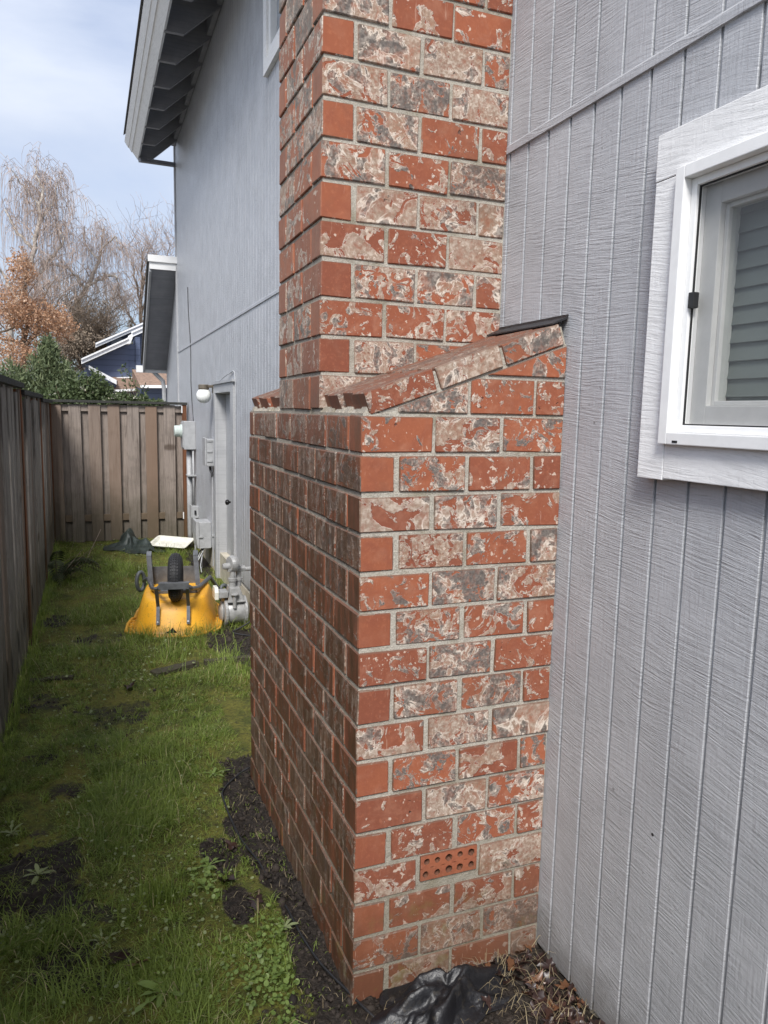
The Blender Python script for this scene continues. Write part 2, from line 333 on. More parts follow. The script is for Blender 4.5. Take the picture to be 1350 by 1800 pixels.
# ---------------------------------------------------------------- mesh helpers
COL = scene.collection
def tag(o, label=None, cat=None, group=None, kind=None):
    if label: o['label'] = label
    if cat: o['category'] = cat
    if group: o['group'] = group
    if kind: o['kind'] = kind
    return o
def empty(name, loc=(0, 0, 0), rz=0):
    o = bpy.data.objects.new(name, None); COL.objects.link(o); o.empty_display_size = .05
    o.location = loc; o.rotation_euler = (0, 0, rz); return o
def link(name, me, parent=None, loc=(0, 0, 0), rot=None):
    o = bpy.data.objects.new(name, me); COL.objects.link(o)
    if parent is not None:
        o.parent = parent
    o.location = loc
    if rot is not None: o.rotation_euler = rot
    return o
class MB:
    """collects shapes, then links them as ONE mesh object"""
    def __init__(s): s.v = []; s.f = []; s.mi = []; s.tint = []; s.cur = 0; s.tn = .5
    def add(s, vs, fs):
        b = len(s.v); s.v += [tuple(p) for p in vs]; s.f += [tuple(b+i for i in f) for f in fs]
        s.mi += [s.cur]*len(fs); s.tint += [s.tn]*len(vs)
    def box(s, x0, x1, y0, y1, z0, z1):
        s.add([(x, y, z) for x in (x0, x1) for y in (y0, y1) for z in (z0, z1)],
              [(0, 1, 3, 2), (4, 6, 7, 5), (0, 4, 5, 1), (2, 3, 7, 6), (0, 2, 6, 4), (1, 5, 7, 3)])
        return s
    def prism(s, poly, axis, a, b):
        """polygon of 2-D points extruded along axis (0 x: points are y,z; 1 y: x,z; 2 z: x,y)"""
        n = len(poly); vs = []
        for t_ in (a, b):
            for p in poly: vs.append({0: (t_, p[0], p[1]), 1: (p[0], t_, p[1]), 2: (p[0], p[1], t_)}[axis])
        s.add(vs, [tuple(range(n))[::-1], tuple(range(n, 2*n))] + [(i, (i+1) % n, n+(i+1) % n, n+i) for i in range(n)])
        return s
    def tube(s, pts, rad, n=6, cap=True):
        pts = [Vector(p) for p in pts]
        if not hasattr(rad, '__len__'): rad = [rad]*len(pts)
        vs = []; d0 = None
        for i, p in enumerate(pts):
            d = (pts[min(i+1, len(pts)-1)]-pts[max(i-1, 0)])
            d = d.normalized() if d.length > 1e-9 else Vector((0, 0, 1))
            if d0 is None: a = d.orthogonal().normalized()
            else:
                a = a - d*a.dot(d); a = a.normalized() if a.length > 1e-6 else d.orthogonal().normalized()
            d0 = d; b = d.cross(a)
            for k in range(n):
                an = 2*math.pi*k/n; vs.append(p+(a*math.cos(an)+b*math.sin(an))*rad[i])
        fs = [(i*n+k, i*n+(k+1) % n, (i+1)*n+(k+1) % n, (i+1)*n+k) for i in range(len(pts)-1) for k in range(n)]
        if cap: fs += [tuple(range(n))[::-1], tuple((len(pts)-1)*n+k for k in range(n))]
        s.add(vs, fs); return s
    def lathe(s, prof, org, axis=(0, 0, 1), n=16):
        """profile (r, h) turned round an axis through org"""
        ax = Vector(axis).normalized(); a = ax.orthogonal().normalized(); b = ax.cross(a); org = Vector(org); vs = []
        for r, h in prof:
            for k in range(n):
                an = 2*math.pi*k/n; vs.append(org+ax*h+(a*math.cos(an)+b*math.sin(an))*r)
        m_ = len(prof)
        fs = [(i*n+k, i*n+(k+1) % n, (i+1)*n+(k+1) % n, (i+1)*n+k) for i in range(m_-1) for k in range(n)]
        fs += [tuple(range(n))[::-1], tuple((m_-1)*n+k for k in range(n))]
        s.add(vs, fs); return s
    def mesh(s, name, mats, smooth=False, org=(0, 0, 0), tint=False):
        me = bpy.data.meshes.new(name); ox, oy, oz = org
        me.from_pydata([(x-ox, y-oy, z-oz) for x, y, z in s.v], [], s.f)
        if not isinstance(mats, (list, tuple)): mats = [mats]
        for m_ in mats: me.materials.append(M[m_])
        me.polygons.foreach_set('material_index', s.mi)
        if smooth: me.polygons.foreach_set('use_smooth', [True]*len(s.f))
        if tint:
            a = me.attributes.new('tint', 'FLOAT', 'POINT'); a.data.foreach_set('value', s.tint)
        me.update(); return me
    def build(s, name, mats, parent=None, smooth=False, bevel=0, tint=False, fix=True, local=False):
        """world coordinates in; under an unrotated parent the mesh is shifted to it"""
        org = (0, 0, 0) if parent is None or local else root_loc(parent)
        me = s.mesh(name, mats, smooth, org, tint)
        if fix or bevel:
            bm = bmesh.new(); bm.from_mesh(me)
            bmesh.ops.recalc_face_normals(bm, faces=bm.faces)
            if bevel: bmesh.ops.bevel(bm, geom=[e for e in bm.edges if e.calc_face_angle(0) > .5], offset=bevel, segments=2, affect='EDGES', profile=.6)
            bm.to_mesh(me); bm.free()
        return link(name, me, parent)
def root_loc(o):
    l = Vector((0, 0, 0))
    while o is not None: l += Vector(o.location); o = o.parent
    return l
def thing(name, label, cat, loc=(0, 0, 0), rz=0, group=None): return tag(empty(name, loc, rz), label, cat, group)
def one(mb, name, mats, label, cat, group=None, base=None, **k):
    o = mb.build(name, mats, None, **k); return tag(o, label, cat, group)

def nmap(seed, sx, sy):
    g = np.random.default_rng(seed).random((64, 64))
    def f(x, y):
        x = np.asarray(x, float)*sx+200; y = np.asarray(y, float)*sy+200
        xi = np.floor(x).astype(int); yi = np.floor(y).astype(int); fx = x-xi; fy = y-yi
        fx = fx*fx*(3-2*fx); fy = fy*fy*(3-2*fy)
        a = g[xi % 64, yi % 64]; b = g[(xi+1) % 64, yi % 64]; c = g[xi % 64, (yi+1) % 64]; d = g[(xi+1) % 64, (yi+1) % 64]
        return (a*(1-fx)+b*fx)*(1-fy)+(c*(1-fx)+d*fx)*fy
    return f
def sst(x, a, b):
    t_ = np.clip((x-a)/(b-a), 0, 1); return t_*t_*(3-2*t_)

# ---------------------------------------------------------------- ground
D = .5935            # house wall plane x = D; chimney projects to x = 0
ZT = 1.6             # top of the wide part of the chimney
nA = nmap(1, 2.6, 2.6); nB = nmap(2, 7, 7); nC = nmap(3, 22, 22); nD = nmap(4, 55, 55)
BLOB = [(-.80, .80, .14, .34, .72), (-.86, 1.02, .14, .12, .6), (-.74, .42, .11, .16, .6), (-.62, 1.88, .18, .09, .38), (-.90, 1.80, .12, .10, .38), (-.20, 2.10, .14, .06, .34),
        (.40, 3.45, .26, .65, .95), (-.70, 3.95, .14, .3, .42), (-.92, 4.7, .15, .3, .6), (-.45, 1.25, .15, .08, .38), (-.93, .72, .08, .2, .6), (-.66, .62, .09, .12, .5), (-.70, .30, .12, .06, .45), (-.75, 1.45, .12, .08, .4), (-.40, 1.60, .10, .05, .4), (-.58, .38, .10, .07, .45), (-.33, 2.55, .12, .08, .3),
        (-.22, .50, .06, .14, .7), (-.22, .82, .07, .14, .75), (.0, 8.0, .6, .3, .5), (.5, 6.8, .12, 1.0, .7)]
def mudf(x, y):
    x = np.asarray(x, float); y = np.asarray(y, float)
    n = .6*nB(x, y)+.4*nC(x, y); m_ = np.zeros_like(x+y)
    edge = -.125+.11*(nA(x, y)-.5)+.09*(nB(x, y)-.5)
    m_ = np.maximum(m_, sst(x-edge, -.035, .035)*sst(-y, -1.62, -1.45)*1.0)
    m_ = np.maximum(m_, sst(-x, 1.0, 1.09)*.8*(nB(x, y) > .4))
    for cx, cy, rx, ry, a in BLOB:
        d = np.sqrt(((x-cx)/rx)**2+((y-cy)/ry)**2); m_ = np.maximum(m_, a*1.25*sst(-d+.7*(n-.5), -1.25, -.45))
    m_ = np.maximum(m_, .50*sst(.5*nA(x+9, y)+.3*nB(x, y+5)+.2*nC(x, y), .56, .74))
    m_ = m_*(.72+.55*nC(x+1, y))
    return np.clip(m_, 0, 1)
def gz(x, y):
    x = np.asarray(x, float); y = np.asarray(y, float)
    b = np.interp(y, [-60, 1.8, 3.2, 5, 7, 8.3, 30], [0, 0, -.06, -.14, -.14, -.09, -.25])
    near = np.exp(-((x+.25)/2.5)**4)
    rel = .035*(nA(x, y)-.5)+.018*(nB(x, y)-.5)
    wall = sst(-x, -.02, .12)                      # settles to the level line along the brickwork
    k = .35+.65*wall
    return b+near*rel*k-.012*mudf(x, y)*near
def gzf(x, y): return float(gz(x, y))
xs = np.concatenate([[-300, -120, -50, -22, -10, -5, -3, -2, -1.6], np.arange(-1.35, .66, .018), [.8, 1.2, 2, 4, 8, 20, 50, 120, 300]])
ys = np.concatenate([[-300, -100, -40, -15, -6, -3, -1.5, -.9], np.arange(-.6, 3.0, .018), np.arange(3.0, 9, .05), [9.5, 11, 14, 18, 25, 40, 70, 130, 300]])
X_, Y_ = np.meshgrid(xs, ys, indexing='ij')
MU = mudf(X_, Y_); far = (np.abs(X_) > 1.5) | (Y_ > 9) | (Y_ < -.7); MU[far] = 2
MUc = np.where(far, 0, MU); clod = (nD(X_, Y_)-.5)*.022+(nC(X_, Y_)-.5)*.025
Z_ = gz(X_, Y_)+np.where(far, 0, MU*clod + (1-MU)*(nC(X_, Y_)-.5)*.014)
ni, nj = X_.shape; idx = np.arange(ni*nj).reshape(ni, nj)
q = np.stack([idx[:-1, :-1], idx[1:, :-1], idx[1:, 1:], idx[:-1, 1:]], -1).reshape(-1, 4)
me = bpy.data.meshes.new('ground'); me.from_pydata(np.stack([X_, Y_, Z_], -1).reshape(-1, 3).tolist(), [], q.tolist())
a = me.attributes.new('mud', 'FLOAT', 'POINT'); a.data.foreach_set('value', MU.reshape(-1))
me.polygons.foreach_set('use_smooth', [True]*len(q)); me.materials.append(M['ground'])
tag(link('ground', me), 'mossy lawn ground with bare muddy patches', None, None, 'structure')

# ---------------------------------------------------------------- the house (one thing, its wall, eave, windows and door are parts)
house = thing('house', 'grey two-storey house clad in grooved vertical siding behind the brick chimney', 'house', (D, 4.0, 0))
YN, YF = -4.0, 9.35
WIN = (-1.55, -.43, 1.560, 2.115); DOOR = (5.08, 5.95, -.16, 1.765); UWIN = (2.55, 3.57, 3.96, 4.98)
OPEN = [WIN, DOOR, UWIN]
wall = MB()
ycut = sorted({YN, 1.40, 4.9, YF, *[o_[0] for o_ in OPEN], *[o_[1] for o_ in OPEN]})
for ya, yb in zip(ycut[:-1], ycut[1:]):
    zb = .03 if yb <= 1.401 else .11
    zc = sorted({zb, 5.9, *[z for o_ in OPEN if o_[0] < (ya+yb)/2 < o_[1] for z in o_[2:4] if z > zb]})
    for za, zd in zip(zc[:-1], zc[1:]):
        if any(o_[0] < (ya+yb)/2 < o_[1] and o_[2] < (za+zd)/2 < o_[3] for o_ in OPEN): continue
        wall.box(D+.006, D+.12, ya, yb, za, zd)
wallo = wall.build('wall', 'siding_groove', house)
wl = root_loc(wallo)
P4 = .1025; GR = .0085
bmesh_cache = {}
def board_mesh(wd, h):
    k = (round(wd, 4), round(h, 3))
    if k not in bmesh_cache:
        w2 = wd/2; t_ = .0052; b = .0012
        mb = MB(); mb.prism([(0, -w2), (-t_+b, -w2), (-t_, -w2+b), (-t_, w2-b), (-t_+b, w2), (0, w2)], 2, -h/2, h/2)
        me_ = mb.mesh('siding_board', 'siding_grey'); bm = bmesh.new(); bm.from_mesh(me_); bmesh.ops.recalc_face_normals(bm, faces=bm.faces); bm.to_mesh(me_); bm.free()
        bmesh_cache[k] = me_
    return bmesh_cache[k]
hb = PX(1147, 1467, D)
MB().lathe([(.0001, .0008), (.0038, .0008), (.0042, -.001)], (D+.0002, hb.y, hb.z), (-1, 0, 0), 10).build('nail_hole', 'black_rubber', wallo)
farb = MB()
k0 = math.floor((YN+.063)/P4)
k = k0
while True:
    ya = -.063+k*P4+GR/2; yb = ya+P4-GR; k += 1
    if ya > YF: break
    yb = min(yb, YF)
    if ya < YN: continue
    zbot = .012+.006*math.sin(k*1.7) if ya < 1.4 else .10
    segs = [(zbot, 2.396), (2.4165, 5.17)]
    for o_ in OPEN:
        if yb > o_[0]-.02 and ya < o_[1]+.02:
            ns = []
            for a_, b_ in segs:
                if b_ <= o_[2] or a_ >= o_[3]: ns.append((a_, b_)); continue
                if a_ < o_[2]-.03: ns.append((a_, o_[2]-.03))
                if b_ > o_[3]+.03: ns.append((o_[3]+.03, b_))
            segs = ns
    for a_, b_ in segs:
        if ya < 1.4: link('siding_board', board_mesh(yb-ya, b_-a_), wallo, (D+.0055-wl.x, (ya+yb)/2-wl.y, (a_+b_)/2-wl.z))
        else:
            w2 = (yb-ya)/2; yc = (ya+yb)/2
            farb.prism([(D+.0055, yc-w2), (D+.0025, yc-w2), (D+.0003, yc-w2+.0022), (D+.0003, yc+w2-.0022), (D+.0025, yc+w2), (D+.0055, yc+w2)], 2, a_, b_)
tag(farb.build('siding', 'siding_grey', house), kind='stuff')
mb = MB()
for ya, yb in ((YN, .358), (.868, YF)): mb.prism([(D-.007, 2.394), (D+.004, 2.394), (D+.004, 2.420), (D-.002, 2.420), (D-.007, 2.414)], 1, ya, yb)
mb.build('drip_flashing', 'siding_grey', house)
mb = MB(); mb.box(D+.014, D+.25, YN, 5.04, -.7, .05); mb.box(D+.014, D+.25, 5.05, 11.1, -.7, .125); mb.build('foundation', 'concrete', house)
# corner board, far lower wing
MB().box(D-.016, D+.1, YF, YF+.09, .1, 5.25).build('corner_board', 'trim_grey', house)
mb = MB(); mb.prism([(YF+.092, .12), (11.1, .12), (11.1, 2.25), (YF+.092, 3.46)], 0, D+.001, D+.12); mb.build('wing_wall', 'siding_grey', house)
wx0 = D-.37
def wingz(y): return 3.50-.755*(y-9.42)
mb = MB(); mb.prism([(9.40, wingz(9.40)), (11.10, wingz(11.10)), (11.10, wingz(11.10)+.10), (9.40, wingz(9.40)+.10)], 0, wx0+.035, D+3.0); mb.build('wing_soffit', 'soffit_dark', house)
mb = MB(); mb.prism([(9.36, wingz(9.36)+.112), (11.14, wingz(11.14)+.112), (11.14, wingz(11.14)+.15), (9.36, wingz(9.36)+.15)], 0, wx0-.03, D+3.0); mb.build('wing_roof', 'roof_shingle', house)
mb = MB(); mb.prism([(9.392, wingz(9.392)-.03), (11.13, wingz(11.13)-.03), (11.13, wingz(11.13)+.11), (9.392, wingz(9.392)+.11)], 0, wx0, wx0+.03); mb.build('wing_fascia', 'trim_grey', house)
MB().box(wx0+.002, D+1.2, 9.362, 9.39, wingz(9.36)-.02, wingz(9.36)+.085).build('wing_fascia', 'trim_white', house)
MB().box(wx0-.02, D+1.2, 9.335, 9.36, wingz(9.36)+.075, wingz(9.36)+.165).build('wing_fascia', 'trim_white', house)
MB().box(wx0-.10, D+2.9, 11.14, 11.24, wingz(11.14)-.02, wingz(11.14)+.09).build('gutter', 'trim_white', house)
mb = MB(); mb.tube([(D-.2, 11.19, 2.20), (D-.06, 11.10, 2.05), (D-.045, 11.08, 1.9), (D-.045, 11.08, -.1)], .034, 8); mb.build('downspout', 'grey_metal', house)

# eave: rafter tails, sheathing boards, fascia, gutter
ZE = 4.87; XK = .255; XF = .085; PITCHR = .885
def roofz(x): return 5.17+PITCHR*(x-D)+.565
yr = []
y = 9.08
while y > -3.9: yr.append(y); y -= .60
for y in yr:
    if .20 < y < 1.02: y = .22 if y < .6 else 1.0
    mb = MB(); mb.prism([(XF, ZE), (XK, ZE), (D-.002, ZE+.30), (D-.002, roofz(D)), (XF, roofz(XF))], 1, y-.02, y+.02); mb.build('rafter_tail', 'soffit_dark', house)
SEG = ((-3.95, .345), (.885, 9.12))
for ya, yb in SEG:
    nb = 4
    for i in range(nb):
        x0 = -.06+i*(D+.11)/nb; x1 = -.06+(i+1)*(D+.11)/nb-.004
        mb = MB(); mb.prism([(x0, roofz(x0)+.001), (x1, roofz(x1)+.001), (x1, roofz(x1)+.022), (x0, roofz(x0)+.022)], 1, ya, yb); mb.build('sheathing_board', 'soffit_dark', house)
    mb = MB(); mb.prism([(-.085, roofz(-.085)+.024), (D, roofz(D)+.024), (D, roofz(D)+.045), (-.085, roofz(-.085)+.045)], 1, ya-.02, yb+.03); mb.build('roof', 'roof_shingle', house)
    def facia(p0, p1, th, mat_, nm, e0=0, e1=0):
        d_ = Vector((p1[0]-p0[0], p1[1]-p0[1])).normalized(); nx_, nz__ = d_.y, -d_.x
        if nx_ < 0: nx_, nz__ = -nx_, -nz__
        mb = MB(); mb.prism([p0, p1, (p1[0]+nx_*th, p1[1]+nz__*th), (p0[0]+nx_*th, p0[1]+nz__*th)], 1, ya-e0, yb+e1); return mb.build(nm, mat_, house)
    facia((XF, ZE-.004), (.012, 4.965), .028, 'trim_white', 'fascia')
    facia((.009, 4.955), (-.03, 5.02), .03, 'trim_white', 'fascia', 0, .01)
    facia((-.029, 5.008), (-.074, 5.085), .03, 'trim_white', 'gutter', 0, .03)
mb = MB(); mb.prism([(D+.001, roofz(D)+.024), (6.0, roofz(6.0)+.024), (6.0, roofz(6.0)+.05), (D+.001, roofz(D)+.05)], 1, -3.97, 9.15); mb.build('roof', 'roof_shingle', house)
for i, (ya, yb) in enumerate(((-3.9, .34), (.89, 9.34))): MB().box(D-.05, D-.003, ya, yb, 5.175, 5.36).build('frieze_board', 'soffit_dark', house)
mb = MB(); mb.tube([(.10, 9.02, ZE-.03), (D+.01, 9.38, 4.945)], .035, 4); mb.build('brace', 'soffit_dark', house)

# near window
yo0, yo1, zo0, zo1 = -1.66, -.344, 1.466, 2.219; tw = .082
yi0, yi1, zi0, zi1 = yo0+tw, yo1-tw+.004, 1.547, 2.128      # vinyl flange frame
def ring(name, mat_, x0, x1, y0, y1, z0, z1, wd, bevel=.002, parent=None):
    mb = MB(); mb.box(x0, x1, y1-wd, y1, z0, z1); mb.box(x0, x1, y0, y0+wd, z0, z1)
    mb.box(x0, x1, y0+wd, y1-wd, z0, z0+wd); mb.box(x0, x1, y0+wd, y1-wd, z1-wd, z1)
    return mb.build(name, mat_, parent or win, bevel=bevel)
win = ring('window', 'vinyl', .545, D+.07, yi0, yi1, zi0, zi1, .026, parent=house)
def wpart(name, mat_, *boxes, bevel=.002):
    mb = MB()
    for b in boxes: mb.box(*b)
    return mb.build(name, mat_, win, bevel=bevel)
XT = .560
wpart('trim_board', 'trim_white', (XT, D-.0008, yo0, yo1, zo1-.098, zo1))
wpart('trim_board', 'trim_white', (XT+.001, D-.0008, yo1-tw, yo1-.001, zo0, zo1-.0995))
wpart('trim_board', 'trim_white', (XT+.0015, D-.0008, yo0+tw, yo1-tw-.0012, zo0+.004, zo0+.098))
wpart('trim_board', 'trim_white', (XT+.001, D-.0008, yo0, yo0+tw-.0015, zo0, zo1-.0995))
ring('frame', 'vinyl', .566, D+.072, yi0+.0262, yi1-.0262, zi0+.0262, zi1-.0262, .016)
ring('gasket', 'black_rubber', .573, .577, yi0+.0422, yi1-.0422, zi0+.0422, zi1-.0422, .003, 0)
ring('sash', 'vinyl_sash', .592, D+.055, yi0+.0424, yi1-.0424, zi0+.0424, zi1-.0424, .042)
ring('glazing_bead', 'vinyl_sash', .605, .63, yi0+.0846, yi1-.0846, zi0+.0846, zi1-.0846, .010)
ga = (yi0+.09, yi1-.09, zi0+.09, zi1-.09)
mb = MB(); mb.add([(.615, ga[0], ga[2]), (.615, ga[1], ga[2]), (.615, ga[1], ga[3]), (.615, ga[0], ga[3])], [(0, 1, 2, 3)]); mb.build('pane', 'glass_pane', win)
mb = MB(); mb.add([(.579, yi0+.0455, zi0+.0455), (.579, yi1-.0455, zi0+.0455), (.579, yi1-.0455, zi1-.0455), (.579, yi0+.0455, zi1-.0455)], [(0, 1, 2, 3)]); mb.build('insect_screen', 'insect_screen', win)
wpart('latch', 'black_rubber', (.562, .578, yi1-.058, yi1-.043, 1.835, 1.868))
wpart('weep_slot', 'black_rubber', (.5442, .548, yi1-.060, yi1-.045, zi0+.004, zi0+.009), bevel=0)
sp = .0375; z = zi0+.05
sm = None
while z < zi1-.02:
    if sm is None:
        q_ = MB(); q_.prism([(-.005, -.0205), (-.003, -.0215), (.005, .0195), (.0035, .0205)], 1, -.57, .57); sm = q_.mesh('blind_slat', 'blind')
    link('blind_slat', sm, win, (.650-house.location.x, (yi0+yi1)/2-house.location.y, z)); z += sp
mb = MB()
for yy in (-.62, -1.2): mb.tube([(.664, yy, zi1), (.664, yy, zi0)], .0012, 5)
mb.build('blind_cord', 'vinyl', win)
mb = MB(); mb.box(D+.121, D+2.5, -1.9, -.2, 1.0, 1.01); mb.box(D+.121, D+2.5, -1.9, -.2, 2.5, 2.51); mb.box(D+2.5, D+2.51, -1.9, -.2, 1.0, 2.51)
mb.box(D+.121, D+2.5, -1.91, -1.9, 1, 2.5); mb.box(D+.121, D+2.5, -.2, -.19, 1, 2.5); mb.build('room', 'room', house)
# upper window beside the chimney
uw = MB().box(D-.03, D-.0008, UWIN[1]+.0, UWIN[1]+.09, UWIN[2]-.08, UWIN[3]+.08).build('window', 'trim_white', house)
for b in ((UWIN[0]-.09, UWIN[0], UWIN[2]-.08, UWIN[3]+.08), (UWIN[0]+.001, UWIN[1]-.001, UWIN[2]-.08, UWIN[2]), (UWIN[0]+.001, UWIN[1]-.001, UWIN[3], UWIN[3]+.08)):
    MB().box(D-.03, D-.0008, *b).build('casing', 'trim_white', uw)
ring('frame', 'vinyl', D-.015, D+.06, UWIN[0]+.002, UWIN[1]-.002, UWIN[2]+.002, UWIN[3]-.002, .06, .002, uw)
MB().box(D+.03, D+.034, UWIN[0]+.05, UWIN[1]-.05, UWIN[2]+.05, UWIN[3]-.05).build('pane', 'far_glass', uw)
# door
door = MB().box(D+.085, D+.12, DOOR[0]+.005, DOOR[1]-.005, DOOR[2]+.01, DOOR[3]-.005).build('door', 'trim_grey', house, bevel=.002)
for b in ((4.93, 5.078, -.16, 1.85), (5.952, 6.045, -.16, 1.85), (5.079, 5.951, 1.766, 1.85)):
    MB().box(D-.024, D-.0008, *b).build('casing', 'trim_grey', door, bevel=.002)
MB().box(D-.038, D-.001, 4.90, 6.06, 1.852, 1.872).build('drip_cap', 'trim_grey', door)
for b in ((DOOR[1]-.004, DOOR[1]+.0015), (DOOR[0]-.0015, DOOR[0]+.004)):
    MB().box(D-.0005, D+.118, b[0], b[1], DOOR[2], DOOR[3]-.006).build('jamb', 'trim_grey', door)
MB().box(D-.0005, D+.118, DOOR[0]+.0045, DOOR[1]-.0045, DOOR[3]-.004, DOOR[3]+.002).build('jamb', 'trim_grey', door)
MB().box(D-.06, D+.12, DOOR[0]-.05, DOOR[1]+.05, DOOR[2]-.05, DOOR[2]).build('sill', 'concrete', door)
kb = PX(396, 886, D+.03); ky = 5.16
MB().lathe([(.028, 0), (.028, .008), (.010, .012), (.010, .035), (.024, .045), (.029, .058), (.024, .072), (.008, .078)], (D+.0848, 5.56, .70), (-1, 0, 0), 14).build('door_knob', 'dark_knob', door, smooth=True)
MB().lathe([(.026, 0), (.026, .012), (.018, .018)], (D+.0848, 5.56, .90), (-1, 0, 0), 12).build('deadbolt', 'steel', door)

# ---------------------------------------------------------------- the chimney
chim = thing('chimney', 'tall red brick chimney with mottled tan bricks and sloped brick shoulders', 'chimney', (.3, .69, 0))
cl = Vector(chim.location)
CW = 1.38; SY0, SY1 = .365, .864; CH = .1016; CH2 = .1077; JT = .0105; S = .2
core = MB(); core.box(.0045, D+.004, .095, CW-.0045, -.4, ZT+.001)
for b_ in ((.0045, .197, -.4, ZT+.0008), (.370, D+.004, -.4, ZT+.0008), (.197, .370, -.4, .3095), (.197, .370, .3795, ZT+.0008)): core.box(b_[0], b_[1], .0045, .095, b_[2], b_[3])
core.box(.0052, D+.0045, SY0+.0045, SY1-.0045, ZT-.012, 7.6)
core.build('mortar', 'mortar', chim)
bcache = {}
def brick_mesh(l, d, h, cut=0):
    k_ = (round(l, 3), round(d, 3), round(h, 4))
    v_ = random.randrange(3) if l > .15 else 0
    if (k_, v_) in bcache: return bcache[(k_, v_)]
    mb = MB(); mb.box(-l/2, l/2, -d/2, d/2, -h/2, h/2); me_ = mb.mesh('brick', ['brick_coated', 'brick_red'])
    bm = bmesh.new(); bm.from_mesh(me_); bmesh.ops.recalc_face_normals(bm, faces=bm.faces)
    rr = random.Random(hash((k_, v_)) & 0xffff)
    for v__ in bm.verts: v__.co += Vector((rr.uniform(-1, 1)*.0018, rr.uniform(-1, 1)*.0016, rr.uniform(-1, 1)*.0018))
    bmesh.ops.bevel(bm, geom=list(bm.edges), offset=.0028, segments=1, affect='EDGES')
    bm.normal_update()
    for f_ in bm.faces: f_.material_index = 1 if abs(f_.normal.x) > .9 else 0
    bm.to_mesh(me_); bm.free(); bcache[(k_, v_)] = me_
    return me_
brk = random.Random(11); nbr = 0
def put(x0, x1, y0, y1, z0, z1, ax, name='brick'):
    global nbr
    if ax == 0: l, d = x1-x0, y1-y0; rot = 0
    else: l, d = y1-y0, x1-x0; rot = math.pi/2
    o = link(name, brick_mesh(l, d, z1-z0), chim,
             ((x0+x1)/2-cl.x+brk.uniform(-.002, .002), (y0+y1)/2-cl.y+brk.uniform(-.0022, .0018), (z0+z1)/2-cl.z+brk.uniform(-.0008, .0008)),
             (brk.uniform(-.004, .004), brk.uniform(-.004, .004), rot+brk.uniform(-.005, .005)))
    nbr += 1; return o
BD = .092; H = JT/2
def row_front(y, z0, z1, stretch, x_end=D-.001, maxi=9):
    """bricks along x on a face at y (the corner brick included)"""
    if stretch: put(0, S-H, y, y+BD, z0, z1, 0); e = S
    else: e = BD+H+.003; put(0, BD, y, y+S-H, z0, z1, 1)
    while e < x_end-.03:
        e2 = min(e+S, x_end+H)
        put(e+H, e2-H, y, y+BD, z0, z1, 0); e = e2
def row_left(ya, yb, z0, z1, stretch_front):
    """bricks along y on the face x = 0, the near corner brick already laid"""
    e = BD+H+.003 if stretch_front else S
    e += ya
    while e < yb-.03:
        e2 = min(e+S, yb+H)
        if e2-e < S-.02 and yb-e < .13: put(0, .19, e+H, yb, z0, z1, 0)         # end of the far face's corner brick
        else: put(0, BD, e+H, e2-H, z0, z1, 1)
        e = e2
VENT = (.195, .372, .3075, .3815)
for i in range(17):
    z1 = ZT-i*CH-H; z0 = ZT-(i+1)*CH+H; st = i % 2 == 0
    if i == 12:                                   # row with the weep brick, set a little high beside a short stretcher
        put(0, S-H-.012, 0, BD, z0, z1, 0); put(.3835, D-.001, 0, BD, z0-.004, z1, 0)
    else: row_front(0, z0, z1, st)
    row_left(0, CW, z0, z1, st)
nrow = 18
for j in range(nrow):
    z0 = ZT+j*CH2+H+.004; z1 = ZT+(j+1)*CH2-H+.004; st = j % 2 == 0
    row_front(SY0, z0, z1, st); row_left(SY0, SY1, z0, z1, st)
# bricks above what can be told apart from the ground, one part
ub = MB()
for j in range(nrow, 54):
    z0 = ZT+j*CH2+H+.004; z1 = ZT+(j+1)*CH2-H+.004; off = 0 if j % 2 == 0 else .1
    e = -off
    while e < D-.02:
        ub.box(max(e, 0)+H*(e > 0), min(e+S-H, D), SY0, SY0+BD, z0, z1); e += S
    e = SY0+(BD+H*2 if j % 2 == 0 else S)
    while e < SY1-.02:
        ub.box(0, BD, e, min(e+S-JT, SY1), z0, z1); e += S
tag(ub.build('upper_bricks', ['brick_coated'], chim), kind='stuff')
# weep brick with ten holes, laid on its side
vm = MB(); vx0, vx1, vz0, vz1 = VENT; vy = -.0015
cols, rows = 5, 2; cw_ = (vx1-vx0)/cols; ch_ = (vz1-vz0)/rows; rr = random.Random(4)
def sq(cx, cz, hw, hh, an):
    c_, s_ = math.cos(an), math.sin(an); k_ = 1/max(abs(c_)/hw, abs(s_)/hh); return (cx+c_*k_, cz+s_*k_)
for a_ in range(cols):
    for b_ in range(rows):
        cx = vx0+(a_+.5)*cw_; cz = vz0+(b_+.5)*ch_; n = 16
        ang = [2*math.pi*k_/n+math.pi/4 for k_ in range(n)]
        rx = .0098*rr.uniform(.85, 1.1); jx, jz = rr.uniform(-.0015, .0015), rr.uniform(-.0015, .0015)
        o1 = [(*sq(cx, cz, cw_/2, ch_/2, t_),) for t_ in ang]
        ci = [(cx+jx+rx*math.cos(t_)*rr.uniform(.9, 1.1), cz+jz+rx*math.sin(t_)*rr.uniform(.9, 1.1)) for t_ in ang]
        vs = [(p_[0], vy, p_[1]) for p_ in o1]+[(p_[0], vy, p_[1]) for p_ in ci]+[(p_[0], vy+.075, p_[1]) for p_ in ci]
        vm.add(vs, [(k_, (k_+1) % n, n+(k_+1) % n, n+k_) for k_ in range(n)]+[(n+k_, n+(k_+1) % n, 2*n+(k_+1) % n, 2*n+k_) for k_ in range(n)]+[tuple(range(2*n, 3*n))])
